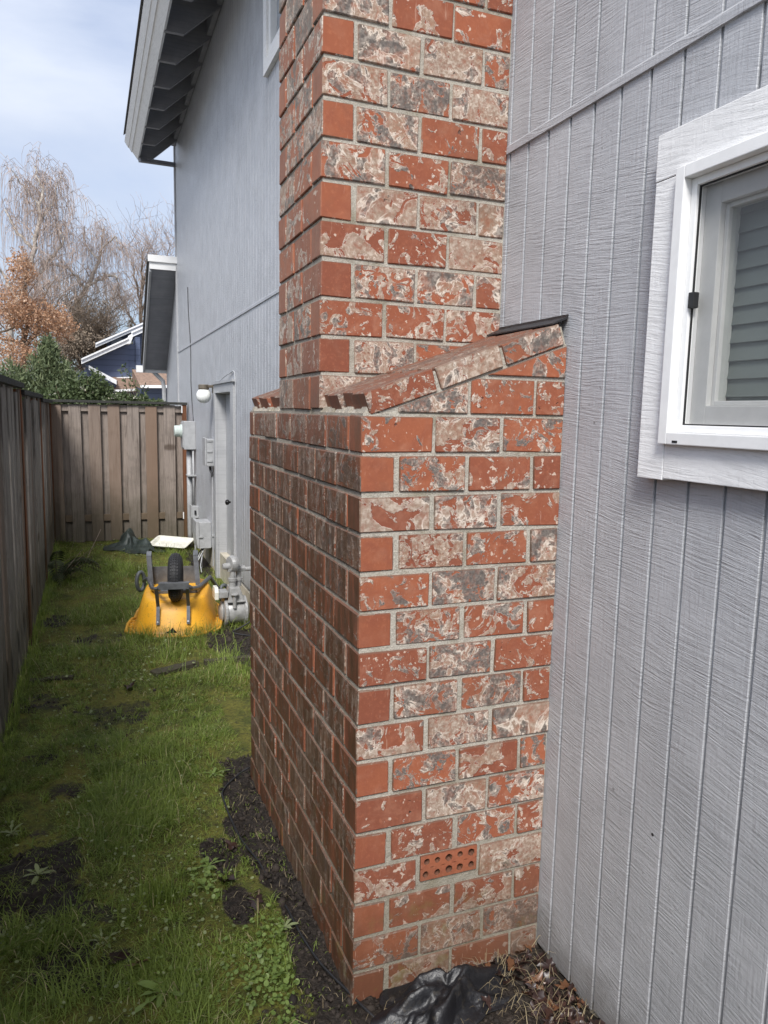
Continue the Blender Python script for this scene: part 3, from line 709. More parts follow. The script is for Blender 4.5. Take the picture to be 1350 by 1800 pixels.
vm.add([(vx0, vy, vz0), (vx1, vy, vz0), (vx1, vy, vz1), (vx0, vy, vz1), (vx0, vy+.09, vz0), (vx1, vy+.09, vz0), (vx1, vy+.09, vz1), (vx0, vy+.09, vz1)],
       [(0, 1, 5, 4), (1, 2, 6, 5), (2, 3, 7, 6), (3, 0, 4, 7)])
vb = vm.build('vent_brick', 'brick_red', chim, fix=False); vb['label'] = 'plain red brick with two rows of five round holes'
# sloped shoulders
TAN = .356; ANG = math.atan(TAN); XS = .029
def slz(x): return 1.599+TAN*(x-XS)
def cutbrick(x0, x1, z0, z1, y0):
    """a brick trimmed under the slope"""
    f_ = lambda x: slz(x)-.007
    pts = [(x0, z0), (x1, z0)]
    if f_(x1) <= z0+.004: return
    pts.append((x1, min(z1, f_(x1))))
    xc = XS+(z1+.007-1.599)/TAN
    if x0 < xc < x1: pts.append((xc, z1))
    if f_(x0) > z0: pts.append((x0, min(z1, f_(x0))))
    else: pts[0] = (XS+(z0+.007-1.599)/TAN, z0)
    mb = MB(); cx = sum(p_[0] for p_ in pts)/len(pts); cz = sum(p_[1] for p_ in pts)/len(pts)
    mb.prism([(p_[0]-cx, p_[1]-cz) for p_ in pts], 1, -.045, .045); me_ = mb.mesh('brick', 'brick_coated')
    bm = bmesh.new(); bm.from_mesh(me_); bmesh.ops.recalc_face_normals(bm, faces=bm.faces); bmesh.ops.bevel(bm, geom=list(bm.edges), offset=.0022, segments=1, affect='EDGES'); bm.to_mesh(me_); bm.free()
    link('brick', me_, chim, (cx-cl.x, y0+.046-cl.y, cz-cl.z))
for ya in (0,):
    za, zb_ = ZT+H, ZT+CH-H
    for x0, x1 in ((.1, .295), (.305, .495), (.505, D-.001)): cutbrick(x0, x1, za, zb_, ya)
    za, zb_ = ZT+CH+H, ZT+2*CH-H
    for x0, x1 in ((.30, D-.001),): cutbrick(x0, x1, za, zb_, ya)
for ya, yb in ((.0075, SY0+.004), (SY1-.004, CW-.0075)):
    fill = MB()
    fill.prism([(XS+.02, ZT-.004), (D+.003, ZT-.004), (D+.003, slz(D)-.001), (XS+.02, slz(XS+.02)-.001)], 1, ya, yb)
    T = .058; nx, nz_ = -math.sin(ANG), math.cos(ANG)
    a0 = (XS+.012, slz(XS+.012)-.002); a1 = (D-.001, slz(D)-.002); t_ = T-.008
    fill.prism([a0, a1, (a1[0]+nx*t_, a1[1]+nz_*t_), (a0[0]+nx*t_, a0[1]+nz_*t_)], 1, ya+.002, yb-.001)
    fill.build('mortar', 'mortar', chim)
LS = .203
for cols_ in ([.047, .148, .249, .335], [.912, 1.012, 1.112, 1.212, 1.333]):
    for ci_, yc in enumerate(cols_):
        wd = .092 if yc not in (.335,) else .052
        off = (0, .007, -.004, .005, .002)[ci_]
        for n_ in range(3):
            s0 = .003+n_*LS+off; s1 = s0+(LS-JT if n_ < 2 else .186)
            sm_ = (s0+s1)/2; x = XS-.006+sm_*math.cos(ANG)-math.sin(ANG)*T/2; z = slz(XS-.006)+sm_*math.sin(ANG)+math.cos(ANG)*T/2
            link('coping_brick', brick_mesh(s1-s0, wd, T), chim, (x-cl.x, yc-cl.y, z-cl.z+brk.uniform(-.001, .001)), (brk.uniform(-.006, .006), -ANG+brk.uniform(-.006, .006), brk.uniform(-.006, .006)))
# ragged mortar bed left showing along the ledge
rr = random.Random(9)
for ya, yb in ((.012, .36), (.87, 1.37)):
    bed = MB(); y = ya
    while y < yb:
        l_ = rr.uniform(.02, .05); x0 = rr.uniform(.004, .02); bed.prism([(x0, ZT-.003), (.06, ZT-.003), (.06, ZT+.014), (x0+rr.uniform(.006, .014), ZT+rr.uniform(.008, .018))], 1, y, min(y+l_, yb)); y += l_*.9
    bed.build('mortar', 'mortar', chim)
fl = MB(); xa = D-.05
zt = lambda x: slz(x)+T/math.cos(ANG)+.004
fl.prism([(xa, zt(xa)), (D-.004, zt(D)), (D-.0015, zt(D)+.012), (D-.005, zt(D)+.012), (D-.007, zt(D)+.005), (xa, zt(xa)+.0035)], 1, .001, SY0-.002)
fl.build('flashing', 'flashing_black', chim)

# ---------------------------------------------------------------- fences
def board(name, mat_, wd, th, h, parent, loc, rz=0, jag=True):
    k_ = (name, mat_, round(wd, 3), round(th, 3), round(h, 2))
    if k_ not in bmesh_cache:
        mb = MB(); mb.box(-wd/2, wd/2, -th/2, th/2, 0, h); me_ = mb.mesh(name, mat_)
        bm = bmesh.new(); bm.from_mesh(me_); bmesh.ops.recalc_face_normals(bm, faces=bm.faces); bmesh.ops.bevel(bm, geom=list(bm.edges), offset=.003, segments=1, affect='EDGES'); bm.to_mesh(me_); bm.free()
        bmesh_cache[k_] = me_
    o = link(name, bmesh_cache[k_], parent, loc, (brk.uniform(-.006, .006), brk.uniform(-.006, .006), rz)); return o
YB = 8.32; FX = -1.10
fb = thing('fence', 'weathered brown board fence closing the far end of the yard', 'fence', (-.26, YB, -.1))
fl_ = Vector(fb.location); Zf = 1.655
x = -1.075; i = 0
while x < .50:
    wd = .142
    board('board', 'fence_wood', wd, .018, Zf-.02+.10+(.0 if i % 2 == 0 else -.03), fb, (x+wd/2-fl_.x, (-.028 if i % 2 == 0 else .024)+brk.uniform(-.002, .002), -.005+brk.uniform(-.02, .02)))
    x += .1125; i += 1
for z0 in (1.55, .16): board('rail', 'fence_wood', 1.66, .030, .085, fb, (-.27-fl_.x, -.002, z0-fl_.z))
MB().box(-1.13, .575, YB-.075, YB+.06, Zf, Zf+.032).build('cap_rail', 'fence_cap', fb, bevel=.003)
MB().box(.515, .565, YB-.06, YB+.03, -.12, Zf-.001).build('post', 'fence_post', fb, bevel=.003)
MB().box(.535, .5855, YB+.035, YB+.10, -.15, .3).build('post', 'fence_wood', fb)
MB().box(-1.165, -1.075, YB-.03, YB+.06, -.15, Zf-.001).build('post', 'fence_wood', fb)
for z0 in (1.55, .16): MB().box(.50, .512, YB-.066, YB-.058, z0, z0+.09).build('bracket', 'white_paint', fb)
flf = thing('fence', 'long weathered grey board fence along the left side of the yard', 'fence', (FX, 3.0, -.05))
lf = Vector(flf.location)
steps = [(-3.6, -1.1, 1.78), (-1.1, 1.45, 1.765), (1.45, 3.93, 1.755), (3.93, 6.15, 1.712), (6.15, YB-.08, 1.678)]
for ya, yb, zt_ in steps:
    y = ya+.05; i = 0
    while y < yb-.06:
        wd = .138
        board('board', 'fence_wood_old', wd, .018, zt_-.035+.12+(0 if i % 2 == 0 else -.03), flf, ((.028 if i % 2 == 0 else -.024)+brk.uniform(-.002, .002), y+wd/2-lf.y, -.07+brk.uniform(-.03, .02)), math.pi/2)
        y += .105; i += 1
    MB().box(FX-.06, FX+.075, ya-.004, yb-.006, zt_-.036, zt_).build('cap_rail', 'fence_cap', flf, bevel=.003)
    for z0 in (1.5, .2):
        board('rail', 'fence_wood_old', yb-ya-.1, .030, .085, flf, (0, (ya+yb)/2-lf.y, z0-lf.z), math.pi/2)
    MB().box(FX-.045, FX+.052, yb-.05, yb+.045, -.15, zt_-.04).build('post', 'fence_post', flf, bevel=.003)

# ---------------------------------------------------------------- fittings on the far wall
lamp = thing('wall_lamp', 'white glass globe lamp on a bronze bracket beside the grey door', 'lamp', (D, 6.14, 1.8))
gx, gy = .487, 6.14
MB().lathe([(.001, -.0775), (.03, -.072), (.055, -.055), (.071, -.03), (.0775, 0), (.071, .03), (.055, .055), (.035, .07), (.034, .075)], (gx, gy, 1.742), (0, 0, 1), 22).build('globe', 'opal_glass', lamp, smooth=True)
MB().lathe([(.052, 0), (.054, .012), (.054, .045), (.05, .05)], (gx, gy, 1.806), (0, 0, 1), 18).build('fitter', 'bronze', lamp)
mb = MB(); mb.box(gx, D-.014, gy-.03, gy+.03, 1.826, 1.852); mb.build('arm', 'bronze', lamp, bevel=.003)
MB().box(D-.015, D-.001, gy-.055, gy+.055, 1.77, 1.865).build('back_plate', 'bronze', lamp, bevel=.003)

em = thing('electric_meter', 'grey electric meter box with a round glass meter beside the far fence', 'meter', (D, 7.7, 1.1))
MB().box(.452, D-.001, 7.60, 7.86, 1.11, 1.455).build('box', 'grey_metal', em, bevel=.006)
MB().box(.440, .4515, 7.615, 7.845, 1.13, 1.44).build('cover', 'grey_metal', em, bevel=.003)
MB().lathe([(.085, 0), (.085, .02), (.072, .022), (.072, .075), (.064, .09), (.002, .094)], (.4395, 7.73, 1.33), (-1, 0, 0), 20).build('meter_glass', 'meter_glass', em, smooth=False)
MB().tube([(.525, 7.72, 1.11), (.525, 7.72, -.25)], .034, 12).build('conduit', 'grey_metal', em, smooth=True)
MB().tube([(.562, 7.63, 1.11), (.562, 7.63, .43)], .013, 8).build('conduit', 'grey_metal', em, smooth=True)
MB().box(.488, D-.001, 7.60, 7.77, .78, .795).build('strap', 'grey_metal', em)
b2 = thing('cable_box', 'light grey latched cable box on the wall just beside the grey door', 'utility box', (D, 6.16, 1.0))
MB().box(.505, D-.001, 6.09, 6.30, 1.015, 1.295).build('box', 'grey_metal', b2, bevel=.008)
MB().box(.488, .5045, 6.095, 6.295, 1.02, 1.31).build('lid', 'grey_metal', b2, bevel=.006)
for z0 in (1.27, 1.16, 1.06): MB().box(.5055, .56, 6.082, 6.0895, z0, z0+.022).build('latch', 'grey_metal', b2, bevel=.002)
MB().tube([(.545, 6.15, 1.013), (.548, 6.15, .97), (.560, 6.13, .94), (.562, 6.12, .90)], .012, 7).build('cable', 'cable_black', b2)
MB().tube([(.565, 6.12, .91), (.565, 6.12, -.05)], .0085, 7).build('conduit', 'grey_metal', b2)
MB().box(.548, D-.001, 6.10, 6.14, .27, .283).build('strap', 'grey_metal', b2)
b3 = thing('switch_box', 'small light grey switch box low on the wall under the meter', 'utility box', (D, 7.5, .28))
MB().box(.512, D-.001, 7.42, 7.55, .285, .425).build('box', 'grey_metal', b3, bevel=.005)
MB().box(.498, .5115, 7.415, 7.555, .29, .445).build('lid', 'grey_metal', b3, bevel=.005)
MB().box(.54, .56, 7.405, 7.419, .33, .38).build('switch', 'cable_black', b3)
MB().tube([(.555, 7.48, .284), (.555, 7.48, -.2)], .011, 7).build('conduit', 'grey_metal', b3)
b4 = thing('junction_box', 'large light grey utility box mounted low on the wall near the grey door', 'utility box', (D, 6.5, .08))
MB().box(.462, D-.001, 6.44, 6.72, .085, .375).build('box', 'grey_metal', b4, bevel=.006)
mb = MB(); mb.prism([(.4615, .09), (.4615, .385), (.43, .385), (.425, .25), (.445, .09)], 1, 6.43, 6.73); mb.build('lid', 'grey_metal', b4, bevel=.004)
MB().box(.455, .50, 6.425, 6.4385, .205, .225).build('hasp', 'grey_metal', b4, bevel=.002)
rr = random.Random(3)
for i in range(6):
    y0 = 6.48+.03*i; dx = rr.uniform(-.12, .0); dy = rr.uniform(-.25, .05)
    zg = gzf(.5+dx, y0+dy)
    MB().tube([(.53, y0, .087), (.52+dx*.3, y0+dy*.2, .03), (.51+dx, y0+dy*.7, zg+.06), (.5+dx*.7, y0+dy, zg-.01)], .006, 6).build('cable', 'cable_black' if i % 2 else 'cable_grey', b4)
def cable(pts, r, mat_, name, label, cat='cable'):
    # smooth the path
    P_ = [Vector(p) for p in pts]; out = []
    for i in range(len(P_)-1):
        p0, p1, p2, p3 = P_[max(i-1, 0)], P_[i], P_[i+1], P_[min(i+2, len(P_)-1)]
        for k_ in range(6):
            t_ = k_/6; out.append(.5*((2*p1)+(p2-p0)*t_+(2*p0-5*p1+4*p2-p3)*t_**2+(-p0+3*p1-3*p2+p3)*t_**3))
    out.append(P_[-1]); mb = MB(); mb.tube(out, r, 7)
    return one(mb, name, mat_, label, cat, smooth=True)
cable([PX(330, 505, D-.004), PX(331, 545, D-.004), PX(335, 610, D-.004), PX(336, 680, D-.004), PX(340, 740, D-.004)], .005, 'cable_black', 'wall_cable', 'thin dark cable running down the far wall to the meter box')
cable([(D-.02, 5.93, 1.885), (D-.012, 5.7, 1.883), (D-.03, 5.4, 1.90), (D-.014, 5.15, 1.93), (D-.007, 4.915, 1.90), (D-.007, 4.905, 1.4), (D-.007, 4.90, .9), (D-.007, 4.91, .6), (D-.007, 4.905, .1)], .005, 'cable_grey', 'door_cable', 'pale cable tacked round the top and side of the door frame')

# gas meter
gm = thing('gas_meter', 'grey painted gas meter with drum body and regulator by the wall', 'gas meter', (.42, 4.05, gzf(.42, 4.05)))
gz0 = gm.location.z; ya = 4.06
MB().lathe([(.06, 0), (.092, .012), (.103, .03), (.103, .175), (.092, .193), (.06, .205)], (.315, ya, .055), (1, 0, 0), 26).build('drum', 'meter_grey', gm, smooth=True)
for xx in (.338, .492): MB().lathe([(.108, -.014), (.118, -.010), (.118, .010), (.108, .014)], (xx, ya, .055), (1, 0, 0), 26).build('flange', 'meter_grey', gm)
MB().lathe([(.085, 0), (.085, .006), (.05, .022), (.002, .026)], (.3155, ya, .055), (-1, 0, 0), 22).build('end_cover', 'meter_grey', gm, smooth=True)
mb = MB(); mb.prism([(.352, .145), (.475, .145), (.475, .17), (.445, .262), (.368, .262), (.352, .17)], 1, ya-.085, ya+.06); mb.build('top_case', 'meter_grey', gm, bevel=.006)
MB().box(.345, .485, ya-.10, ya+.07, .146, .158).build('rim', 'meter_grey', gm, bevel=.003)
MB().box(.278, .352, ya-.085, ya+.03, .185, .235).build('index_box', 'meter_grey', gm, bevel=.005)
mb = MB(); mb.prism([(ya-.09, .175), (ya+.035, .175), (ya+.04, .235), (ya+.015, .27), (ya-.07, .27), (ya-.095, .235)], 0, .248, .2775); mb.build('index_housing', 'white_plastic', gm, bevel=.004)
mb = MB(); mb.prism([(ya-.075, .185), (ya+.02, .185), (ya+.02, .245), (ya-.075, .245)], 0, .2455, .2475); mb.build('dial', 'dial_tan', gm)
MB().lathe([(.026, 0), (.026, .05), (.034, .052), (.034, .075), (.022, .078), (.022, .13)], (.395, ya-.03, .255), (0, 0, 1), 14).build('riser', 'meter_grey', gm)
MB().lathe([(.024, 0), (.024, .045), (.032, .047), (.032, .068), (.019, .07), (.019, .12)], (.448, ya+.01, .255), (0, 0, 1), 14).build('riser', 'meter_grey', gm)
MB().lathe([(.014, 0), (.014, .10), (.03, .105), (.03, .112)], (.398, ya-.104, .105), (0, 0, 1), 12).build('plug', 'meter_grey', gm)
MB().lathe([(.012, -.035), (.056, -.03), (.065, -.008), (.065, .008), (.056, .03), (.03, .042)], (.40, ya-.02, .445), (1, .35, 0), 22).build('regulator', 'meter_grey', gm)
MB().lathe([(.026, 0), (.026, .05), (.021, .052), (.021, .062)], (.378, ya-.03, .428), (-1, -.15, 0), 14).build('regulator_cap', 'meter_grey', gm)
MB().lathe([(.020, 0), (.022, .02), (.022, .045)], (.372, ya-.03, .385), (0, 0, 1), 12).build('vent_plug', 'meter_grey', gm)
MB().tube([(.41, ya-.01, .43), (.435, ya+.0, .40), (.448, ya+.01, .385), (.448, ya+.01, .36)], .021, 12).build('elbow', 'meter_grey', gm, smooth=True)
MB().tube([(.448, ya+.01, .395), (.50, ya+.0, .392), (D-.002, ya-.01, .392)], .0175, 12).build('pipe', 'meter_grey', gm, smooth=True)
MB().lathe([(.027, 0), (.027, .075)], (.425, ya+.005, .394), (1, 0, 0), 6).build('union_nut', 'meter_grey', gm)
for xx in (.352, .472): MB().tube([(xx, ya-.02, -.045), (xx, ya-.02, gz0-.03)], .014, 10).build('leg', 'meter_grey', gm, smooth=True)
MB().tube([(.455, ya+.0, -.05), (.47, ya-.03, -.08), (.52, ya-.04, gzf(.52, ya-.04)-.02)], .016, 10).build('pipe', 'meter_grey', gm, smooth=True)
for ch_ in gm.children: ch_.location.z -= .045
cable([(D-.01, 3.93, .16), (.57, 3.85, .10), (.50, 3.80, .0), (.42, 3.78, -.045), (.345, 3.76, gzf(.345, 3.76)+.02), (.42, 3.70, gzf(.42, 3.70)+.006), (.53, 3.62, gzf(.53, 3.62)+.004)], .006, 'cable_black', 'ground_wire', 'thin black wire looping under the gas meter to the soil')

# ---------------------------------------------------------------- upturned wheelbarrow
wx, wy = -.085, 3.86
wb = thing('wheelbarrow', 'upturned yellow wheelbarrow lying on the grass with its black wheel in the air', 'wheelbarrow', (wx, wy, gzf(-.07, 4.0)-.005), R(-10))
def W(mb, name, mat_, **k): return mb.build(name, mat_, wb, local=True, **k)
# tray: stacked rings; local origin at the rim's front edge, y runs back
def tray_ring(z, sc_front, sc_back, hw_f, hw_b, n=40):
    pts = []
    for k_ in range(n):
        a_ = 2*math.pi*k_/n; c_, s_ = math.cos(a_), math.sin(a_); e_ = .55
        px = math.copysign(abs(c_)**e_, c_); py = math.copysign(abs(s_)**e_, s_)
        yy = sc_front+(sc_back-sc_front)*(py+1)/2; t_ = (yy-sc_front)/(sc_back-sc_front)
        hw = hw_f+(hw_b-hw_f)*t_; bow = -.035*(1-px*px)*(1 if py < 0 else 0)*abs(py)
        pts.append((px*hw, yy+bow, z))
    return pts
tr = MB(); rings = [tray_ring(*a_) for a_ in ((.0, -.015, 1.02, .315, .335), (.012, -.018, 1.025, .32, .34), (.022, .0, 1.0, .307, .325), (.045, .010, .99, .298, .315), (.16, .062, .95, .268, .285), (.235, .105, .88, .245, .262), (.252, .125, .86, .232, .25), (.255, .17, .82, .19, .20))]
n = 40; vs = [p_ for r_ in rings for p_ in r_]
fs = [(i*n+k_, i*n+(k_+1) % n, (i+1)*n+(k_+1) % n, (i+1)*n+k_) for i in range(len(rings)-1) for k_ in range(n)]+[tuple((len(rings)-1)*n+k_ for k_ in range(n))]
tr.add(vs, fs); tray = W(tr, 'tray', 'tray_yellow', smooth=True)
rim = MB(); rim.tube([(p_[0]*1.02, p_[1], .010) for p_ in rings[1]]+[(rings[1][0][0]*1.02, rings[1][0][1], .010)], .012, 6, False); W(rim, 'rim', 'tray_yellow', smooth=True)
for s_ in (-1, 1):
    mb = MB(); pts = [(s_*.30, .04, .012), (s_*.345, .07, .03), (s_*.355, .25, .035), (s_*.345, .42, .03), (s_*.31, .50, .012)]
    mb.tube(pts, .012, 6); W(mb, 'tray_lip', 'tray_yellow', smooth=True)
    for k_ in range(4): W(MB().box(s_*.33-.02, s_*.33+.02, .11+.08*k_, .122+.08*k_, .01, .036), 'lip_rib', 'tray_yellow')
W(MB().prism([(-.055, .035), (.035, .037), (.02, .05), (-.002, .072), (-.012, .055)], 1, -.0325, -.012), 'torn_hole', 'black_rubber')
# wheel with axle
wc = (.02, .10, .43); RW = .182
wheel = MB(); prof = []
for k_ in range(20):
    a_ = 2*math.pi*k_/20; prof.append((RW-.05+.05*math.cos(a_), .048*math.sin(a_)*(1.05 if math.cos(a_) > 0 else 1)))
n = 44; ring_v = []
for k_ in range(n):
    a_ = 2*math.pi*k_/n
    for r_, h_ in prof: ring_v.append((wc[0]+h_, wc[1]+r_*math.cos(a_), wc[2]+r_*math.sin(a_)))
mp_ = len(prof); wheel.add(ring_v, [(k_*mp_+i, k_*mp_+(i+1) % mp_, ((k_+1) % n)*mp_+(i+1) % mp_, ((k_+1) % n)*mp_+i) for k_ in range(n) for i in range(mp_)])
wh = W(wheel, 'wheel', 'tyre', smooth=True)
def sub(mb, name, mat_, par, **k): return mb.build(name, mat_, par, local=True, **k)
trd = MB()
for k_ in range(44):
    a_ = 2*math.pi*(k_+.5)/44; c_, s_ = math.cos(a_), math.sin(a_)
    for off in (-.024, -.008, .008, .024):
        rr_ = RW-.05+.05*math.cos(math.asin(min(1, abs(off)/.0505)))+.0012; p_ = Vector((wc[0]+off, wc[1]+c_*rr_, wc[2]+s_*rr_)); t_ = Vector((0, -s_, c_))*.009; u_ = Vector((.005, 0, 0)); o_ = Vector((0, c_, s_))*.004
        trd.add([p_-t_-u_, p_+t_-u_, p_+t_+u_, p_-t_+u_, p_-t_*.8-u_*.8+o_, p_+t_*.8-u_*.8+o_, p_+t_*.8+u_*.8+o_, p_-t_*.8+u_*.8+o_], [(4, 5, 6, 7), (0, 1, 5, 4), (1, 2, 6, 5), (2, 3, 7, 6), (3, 0, 4, 7)])
sub(trd, 'tread', 'tyre', wh)
sub(MB().lathe([(.02, -.035), (.03, -.03), (.06, -.012), (.09, -.02), (.094, -.025), (.094, .025), (.09, .02), (.06, .012), (.03, .03), (.02, .035)], wc, (1, 0, 0), 24), 'rim', 'rim_grey', wh, smooth=False)
sub(MB().tube([(wc[0]-.11, wc[1], wc[2]-.075), (wc[0]+.11, wc[1], wc[2]-.075)], .009, 8), 'axle', 'steel', wh)
# frame: side rails meeting in a nose bar in front of the wheel
for s_ in (-1, 1):
    mb = MB(); P_ = [(.02+s_*.105, -.09, .40), (.02+s_*.12, .08, .345), (s_*.175, .35, .285), (s_*.255, .80, .270), (s_*.315, 1.10, .19 if s_ < 0 else .10), (s_*.335, 1.19, .16 if s_ < 0 else .04)]
    mb.tube(P_, .0165, 8); W(mb, 'rail', 'frame_grey', smooth=True)
    mb = MB(); lp = []
    for k_ in range(15):
        a_ = math.pi*2*k_/14; lp.append((s_*.365+.03*math.cos(a_), 1.21+.03*math.cos(a_), (.155 if s_ < 0 else .05)+(.085 if s_ < 0 else .05)*math.sin(a_)))
    mb.tube(lp, .017, 7, False); W(mb, 'grip', 'handle_grey', smooth=True)
    # legs: bent flat straps standing up
    x0 = -.225 if s_ < 0 else .145
    mb = MB()
    for pth in ([(x0+.02, .56, .25), (x0, .60, .50), (x0, .64, .53), (x0-.005, .70, .52), (x0-.01, .84, .25)],):
        for a_, b_ in zip(pth[:-1], pth[1:]):
            a_ = Vector(a_); b_ = Vector(b_); d_ = (b_-a_).normalized(); w_ = Vector((.019, 0, 0)); n_ = d_.cross(w_).normalized()*.005
            mb.add([a_-w_-n_, a_+w_-n_, b_+w_-n_, b_-w_-n_, a_-w_+n_, a_+w_+n_, b_+w_+n_, b_-w_+n_], [(0, 1, 2, 3), (7, 6, 5, 4), (0, 4, 5, 1), (1, 5, 6, 2), (2, 6, 7, 3), (3, 7, 4, 0)])
    W(mb, 'leg', 'frame_grey')
    # straps bolted to the front of the tray
    xs_ = -.105 if s_ < 0 else .115
    mb = MB(); a_ = Vector((xs_, -.045, .345)); b_ = Vector((xs_, .065+.0, .255)); c_ = Vector((xs_, -.012, .112))
    for p0, p1 in ((Vector((xs_, -.085, .39)), Vector((xs_, .030, .225))), (Vector((xs_, .030, .225)), Vector((xs_, -.012, .095)))):
        d_ = (p1-p0).normalized(); w_ = Vector((.0125, 0, 0)); n_ = d_.cross(w_).normalized()*.003
        mb.add([p0-w_-n_, p0+w_-n_, p1+w_-n_, p1-w_-n_, p0-w_+n_, p0+w_+n_, p1+w_+n_, p1-w_+n_], [(0, 1, 2, 3), (7, 6, 5, 4), (0, 4, 5, 1), (1, 5, 6, 2), (2, 6, 7, 3), (3, 7, 4, 0)])
    st = W(mb, 'strap', 'frame_grey')
    sub(MB().lathe([(.008, 0), (.008, .004), (.003, .006)], (xs_, -.0115, .112), (0, -1, .3), 8), 'bolt', 'steel', st)
W(MB().box(-.088, .130, -.108, -.100, .385, .435), 'nose_bar', 'frame_grey', bevel=.002)
W(MB().box(-.088, .130, -.100, -.065, .429, .435), 'nose_bar', 'frame_grey')
W(MB().box(-.235, .155, .655, .661, .235, .40), 'cross_plate', 'frame_grey', bevel=.001)
W(MB().box(-.15, .17, .30, .34, .2555, .28), 'cross_bar', 'frame_grey', bevel=.002)

# ---------------------------------------------------------------- things lying in the yard
def sheet(name, mat_, label, cat, cx, cy, wx_, wy_, rz, hts, seed, n=46, thick=.003, ridges=8, amp=1.0):
    r_ = np.random.default_rng(seed); u, v = np.meshgrid(np.linspace(-1, 1, n), np.linspace(-1, 1, n), indexing='ij')
    rad = np.sqrt(u*u+v*v); ang = np.arctan2(v, u)
    out = 1+.16*np.sin(3*ang+r_.random()*6)+.12*np.sin(5*ang+r_.random()*6)+.07*np.sin(9*ang+r_.random()*6)
    mxn = np.maximum(np.abs(u), np.abs(v))+1e-9; k_ = mxn/np.maximum(rad, 1e-9)
    x = u*k_**.7*out*wx_; y = v*k_**.7*out*wy_
    h = np.zeros_like(u)
    for _ in range(ridges):
        a_ = r_.random()*math.pi*2; px, py = r_.uniform(-.6, .6, 2); f_ = r_.uniform(2, 6)
        d = (u-px)*math.cos(a_)+(v-py)*math.sin(a_)+.15*np.sin(((u-px)*-math.sin(a_)+(v-py)*math.cos(a_))*4+r_.random()*6)
        h += r_.uniform(.4, 1)*np.maximum(0, 1-np.abs(d)*f_)*np.exp(-((u-px)**2+(v-py)**2)*1.6)
    for _ in range(int(ridges*2.5)):
        a_ = r_.random()*math.pi*2; f_ = r_.uniform(7, 14); px, py = r_.uniform(-.9, .9, 2)
        d = (u-px)*math.cos(a_)+(v-py)*math.sin(a_); h += .22*np.maximum(0, 1-np.abs(d)*f_)*np.exp(-((u-px)**2+(v-py)**2)*5)
    h = h*hts*amp*np.clip(1.25-rad*.8, .12, 1); c_, s_ = math.cos(rz), math.sin(rz)
    X2 = cx+x*c_-y*s_; Y2 = cy+x*s_+y*c_; Z2 = gz(X2, Y2)+h+.006
    id_ = np.arange(n*n).reshape(n, n); q_ = np.stack([id_[:-1, :-1], id_[1:, :-1], id_[1:, 1:], id_[:-1, 1:]], -1).reshape(-1, 4)
    me_ = bpy.data.meshes.new(name); me_.from_pydata(np.stack([X2-cx, Y2-cy, Z2], -1).reshape(-1, 3).tolist(), [], q_.tolist()); me_.materials.append(M[mat_])
    me_.polygons.foreach_set('use_smooth', [True]*len(q_)); o = link(name, me_, None, (cx, cy, 0))
    md = o.modifiers.new('thick', 'SOLIDIFY'); md.thickness = thick; md.offset = 1
    return tag(o, label, cat)
sheet('tarpaulin', 'tarp_green', 'crumpled dark green tarpaulin on the grass by the far fence', 'tarp', -.17, 7.75, .28, .42, .3, .10, 5, 44, .004, 9)
sheet('plastic_sheet', 'black_plastic', 'crumpled glossy black plastic sheet at the foot of the chimney', 'plastic', .235, -.10, .205, .115, .16, .024, 12, 70, .002, 18)
td = thing('plastic_tray', 'shallow off-white plastic tray on the grass before the far fence', 'tray', (.285, 7.62, gzf(.28, 7.6)+.02), R(-32)); td.rotation_euler = (R(12), R(2), R(-30)); td.location.z += .035
mb = MB(); O = [(-.20, -.13), (.20, -.13), (.20, .13), (-.20, .13)]
def rr_poly(hx, hy, r_, z):
    out = []
    for cx, cy, a0 in ((hx-r_, hy-r_, 0), (-hx+r_, hy-r_, 90), (-hx+r_, -hy+r_, 180), (hx-r_, -hy+r_, 270)):
        for k_ in range(5): a_ = R(a0+k_*22.5); out.append((cx+r_*math.cos(a_), cy+r_*math.sin(a_), z))
    return out
rs = [rr_poly(.235, .155, .03, .035), rr_poly(.24, .16, .03, .04), rr_poly(.22, .14, .03, .042), rr_poly(.20, .12, .03, .008), rr_poly(.05, .03, .02, .006)]
n = 20; mb.add([p_ for r_ in rs for p_ in r_], [(i*n+k_, i*n+(k_+1) % n, (i+1)*n+(k_+1) % n, (i+1)*n+k_) for i in range(4) for k_ in range(n)]+[tuple(4*n+k_ for k_ in range(n))])
bo = mb.build('basin', 'white_plastic', td, local=True, smooth=False); md = bo.modifiers.new('t', 'SOLIDIFY'); md.thickness = .003
mb = MB(); mb.tube([(p_[0], p_[1], p_[2]) for p_ in rs[1]]+[rs[1][0]], .006, 6, False); mb.build('rolled_edge', 'white_plastic', td, local=True, smooth=True)
def plank(a_, b_, wd, th, label, sink=.012):
    a_ = Vector((*a_, gzf(*a_))); b_ = Vector((*b_, gzf(*b_))); d_ = b_-a_; l_ = d_.length
    mb = MB(); mb.box(-l_/2, l_/2, -wd/2, wd/2, -sink, th)
    me_ = mb.mesh('timber', 'log_wood'); bm = bmesh.new(); bm.from_mesh(me_); bmesh.ops.recalc_face_normals(bm, faces=bm.faces); bmesh.ops.subdivide_edges(bm, edges=[e for e in bm.edges if e.calc_length() > .2], cuts=6)
    for v__ in bm.verts: v__.co += Vector((0, brk.uniform(-.006, .006), brk.uniform(-.005, .005)))
    bmesh.ops.bevel(bm, geom=list(bm.edges), offset=.002, segments=1, affect='EDGES'); bm.to_mesh(me_); bm.free()
    o = link('timber', me_, None, (a_+b_)/2, (0, -math.atan2(d_.z, math.hypot(d_.x, d_.y)), math.atan2(d_.y, d_.x))); return tag(o, label, 'timber')
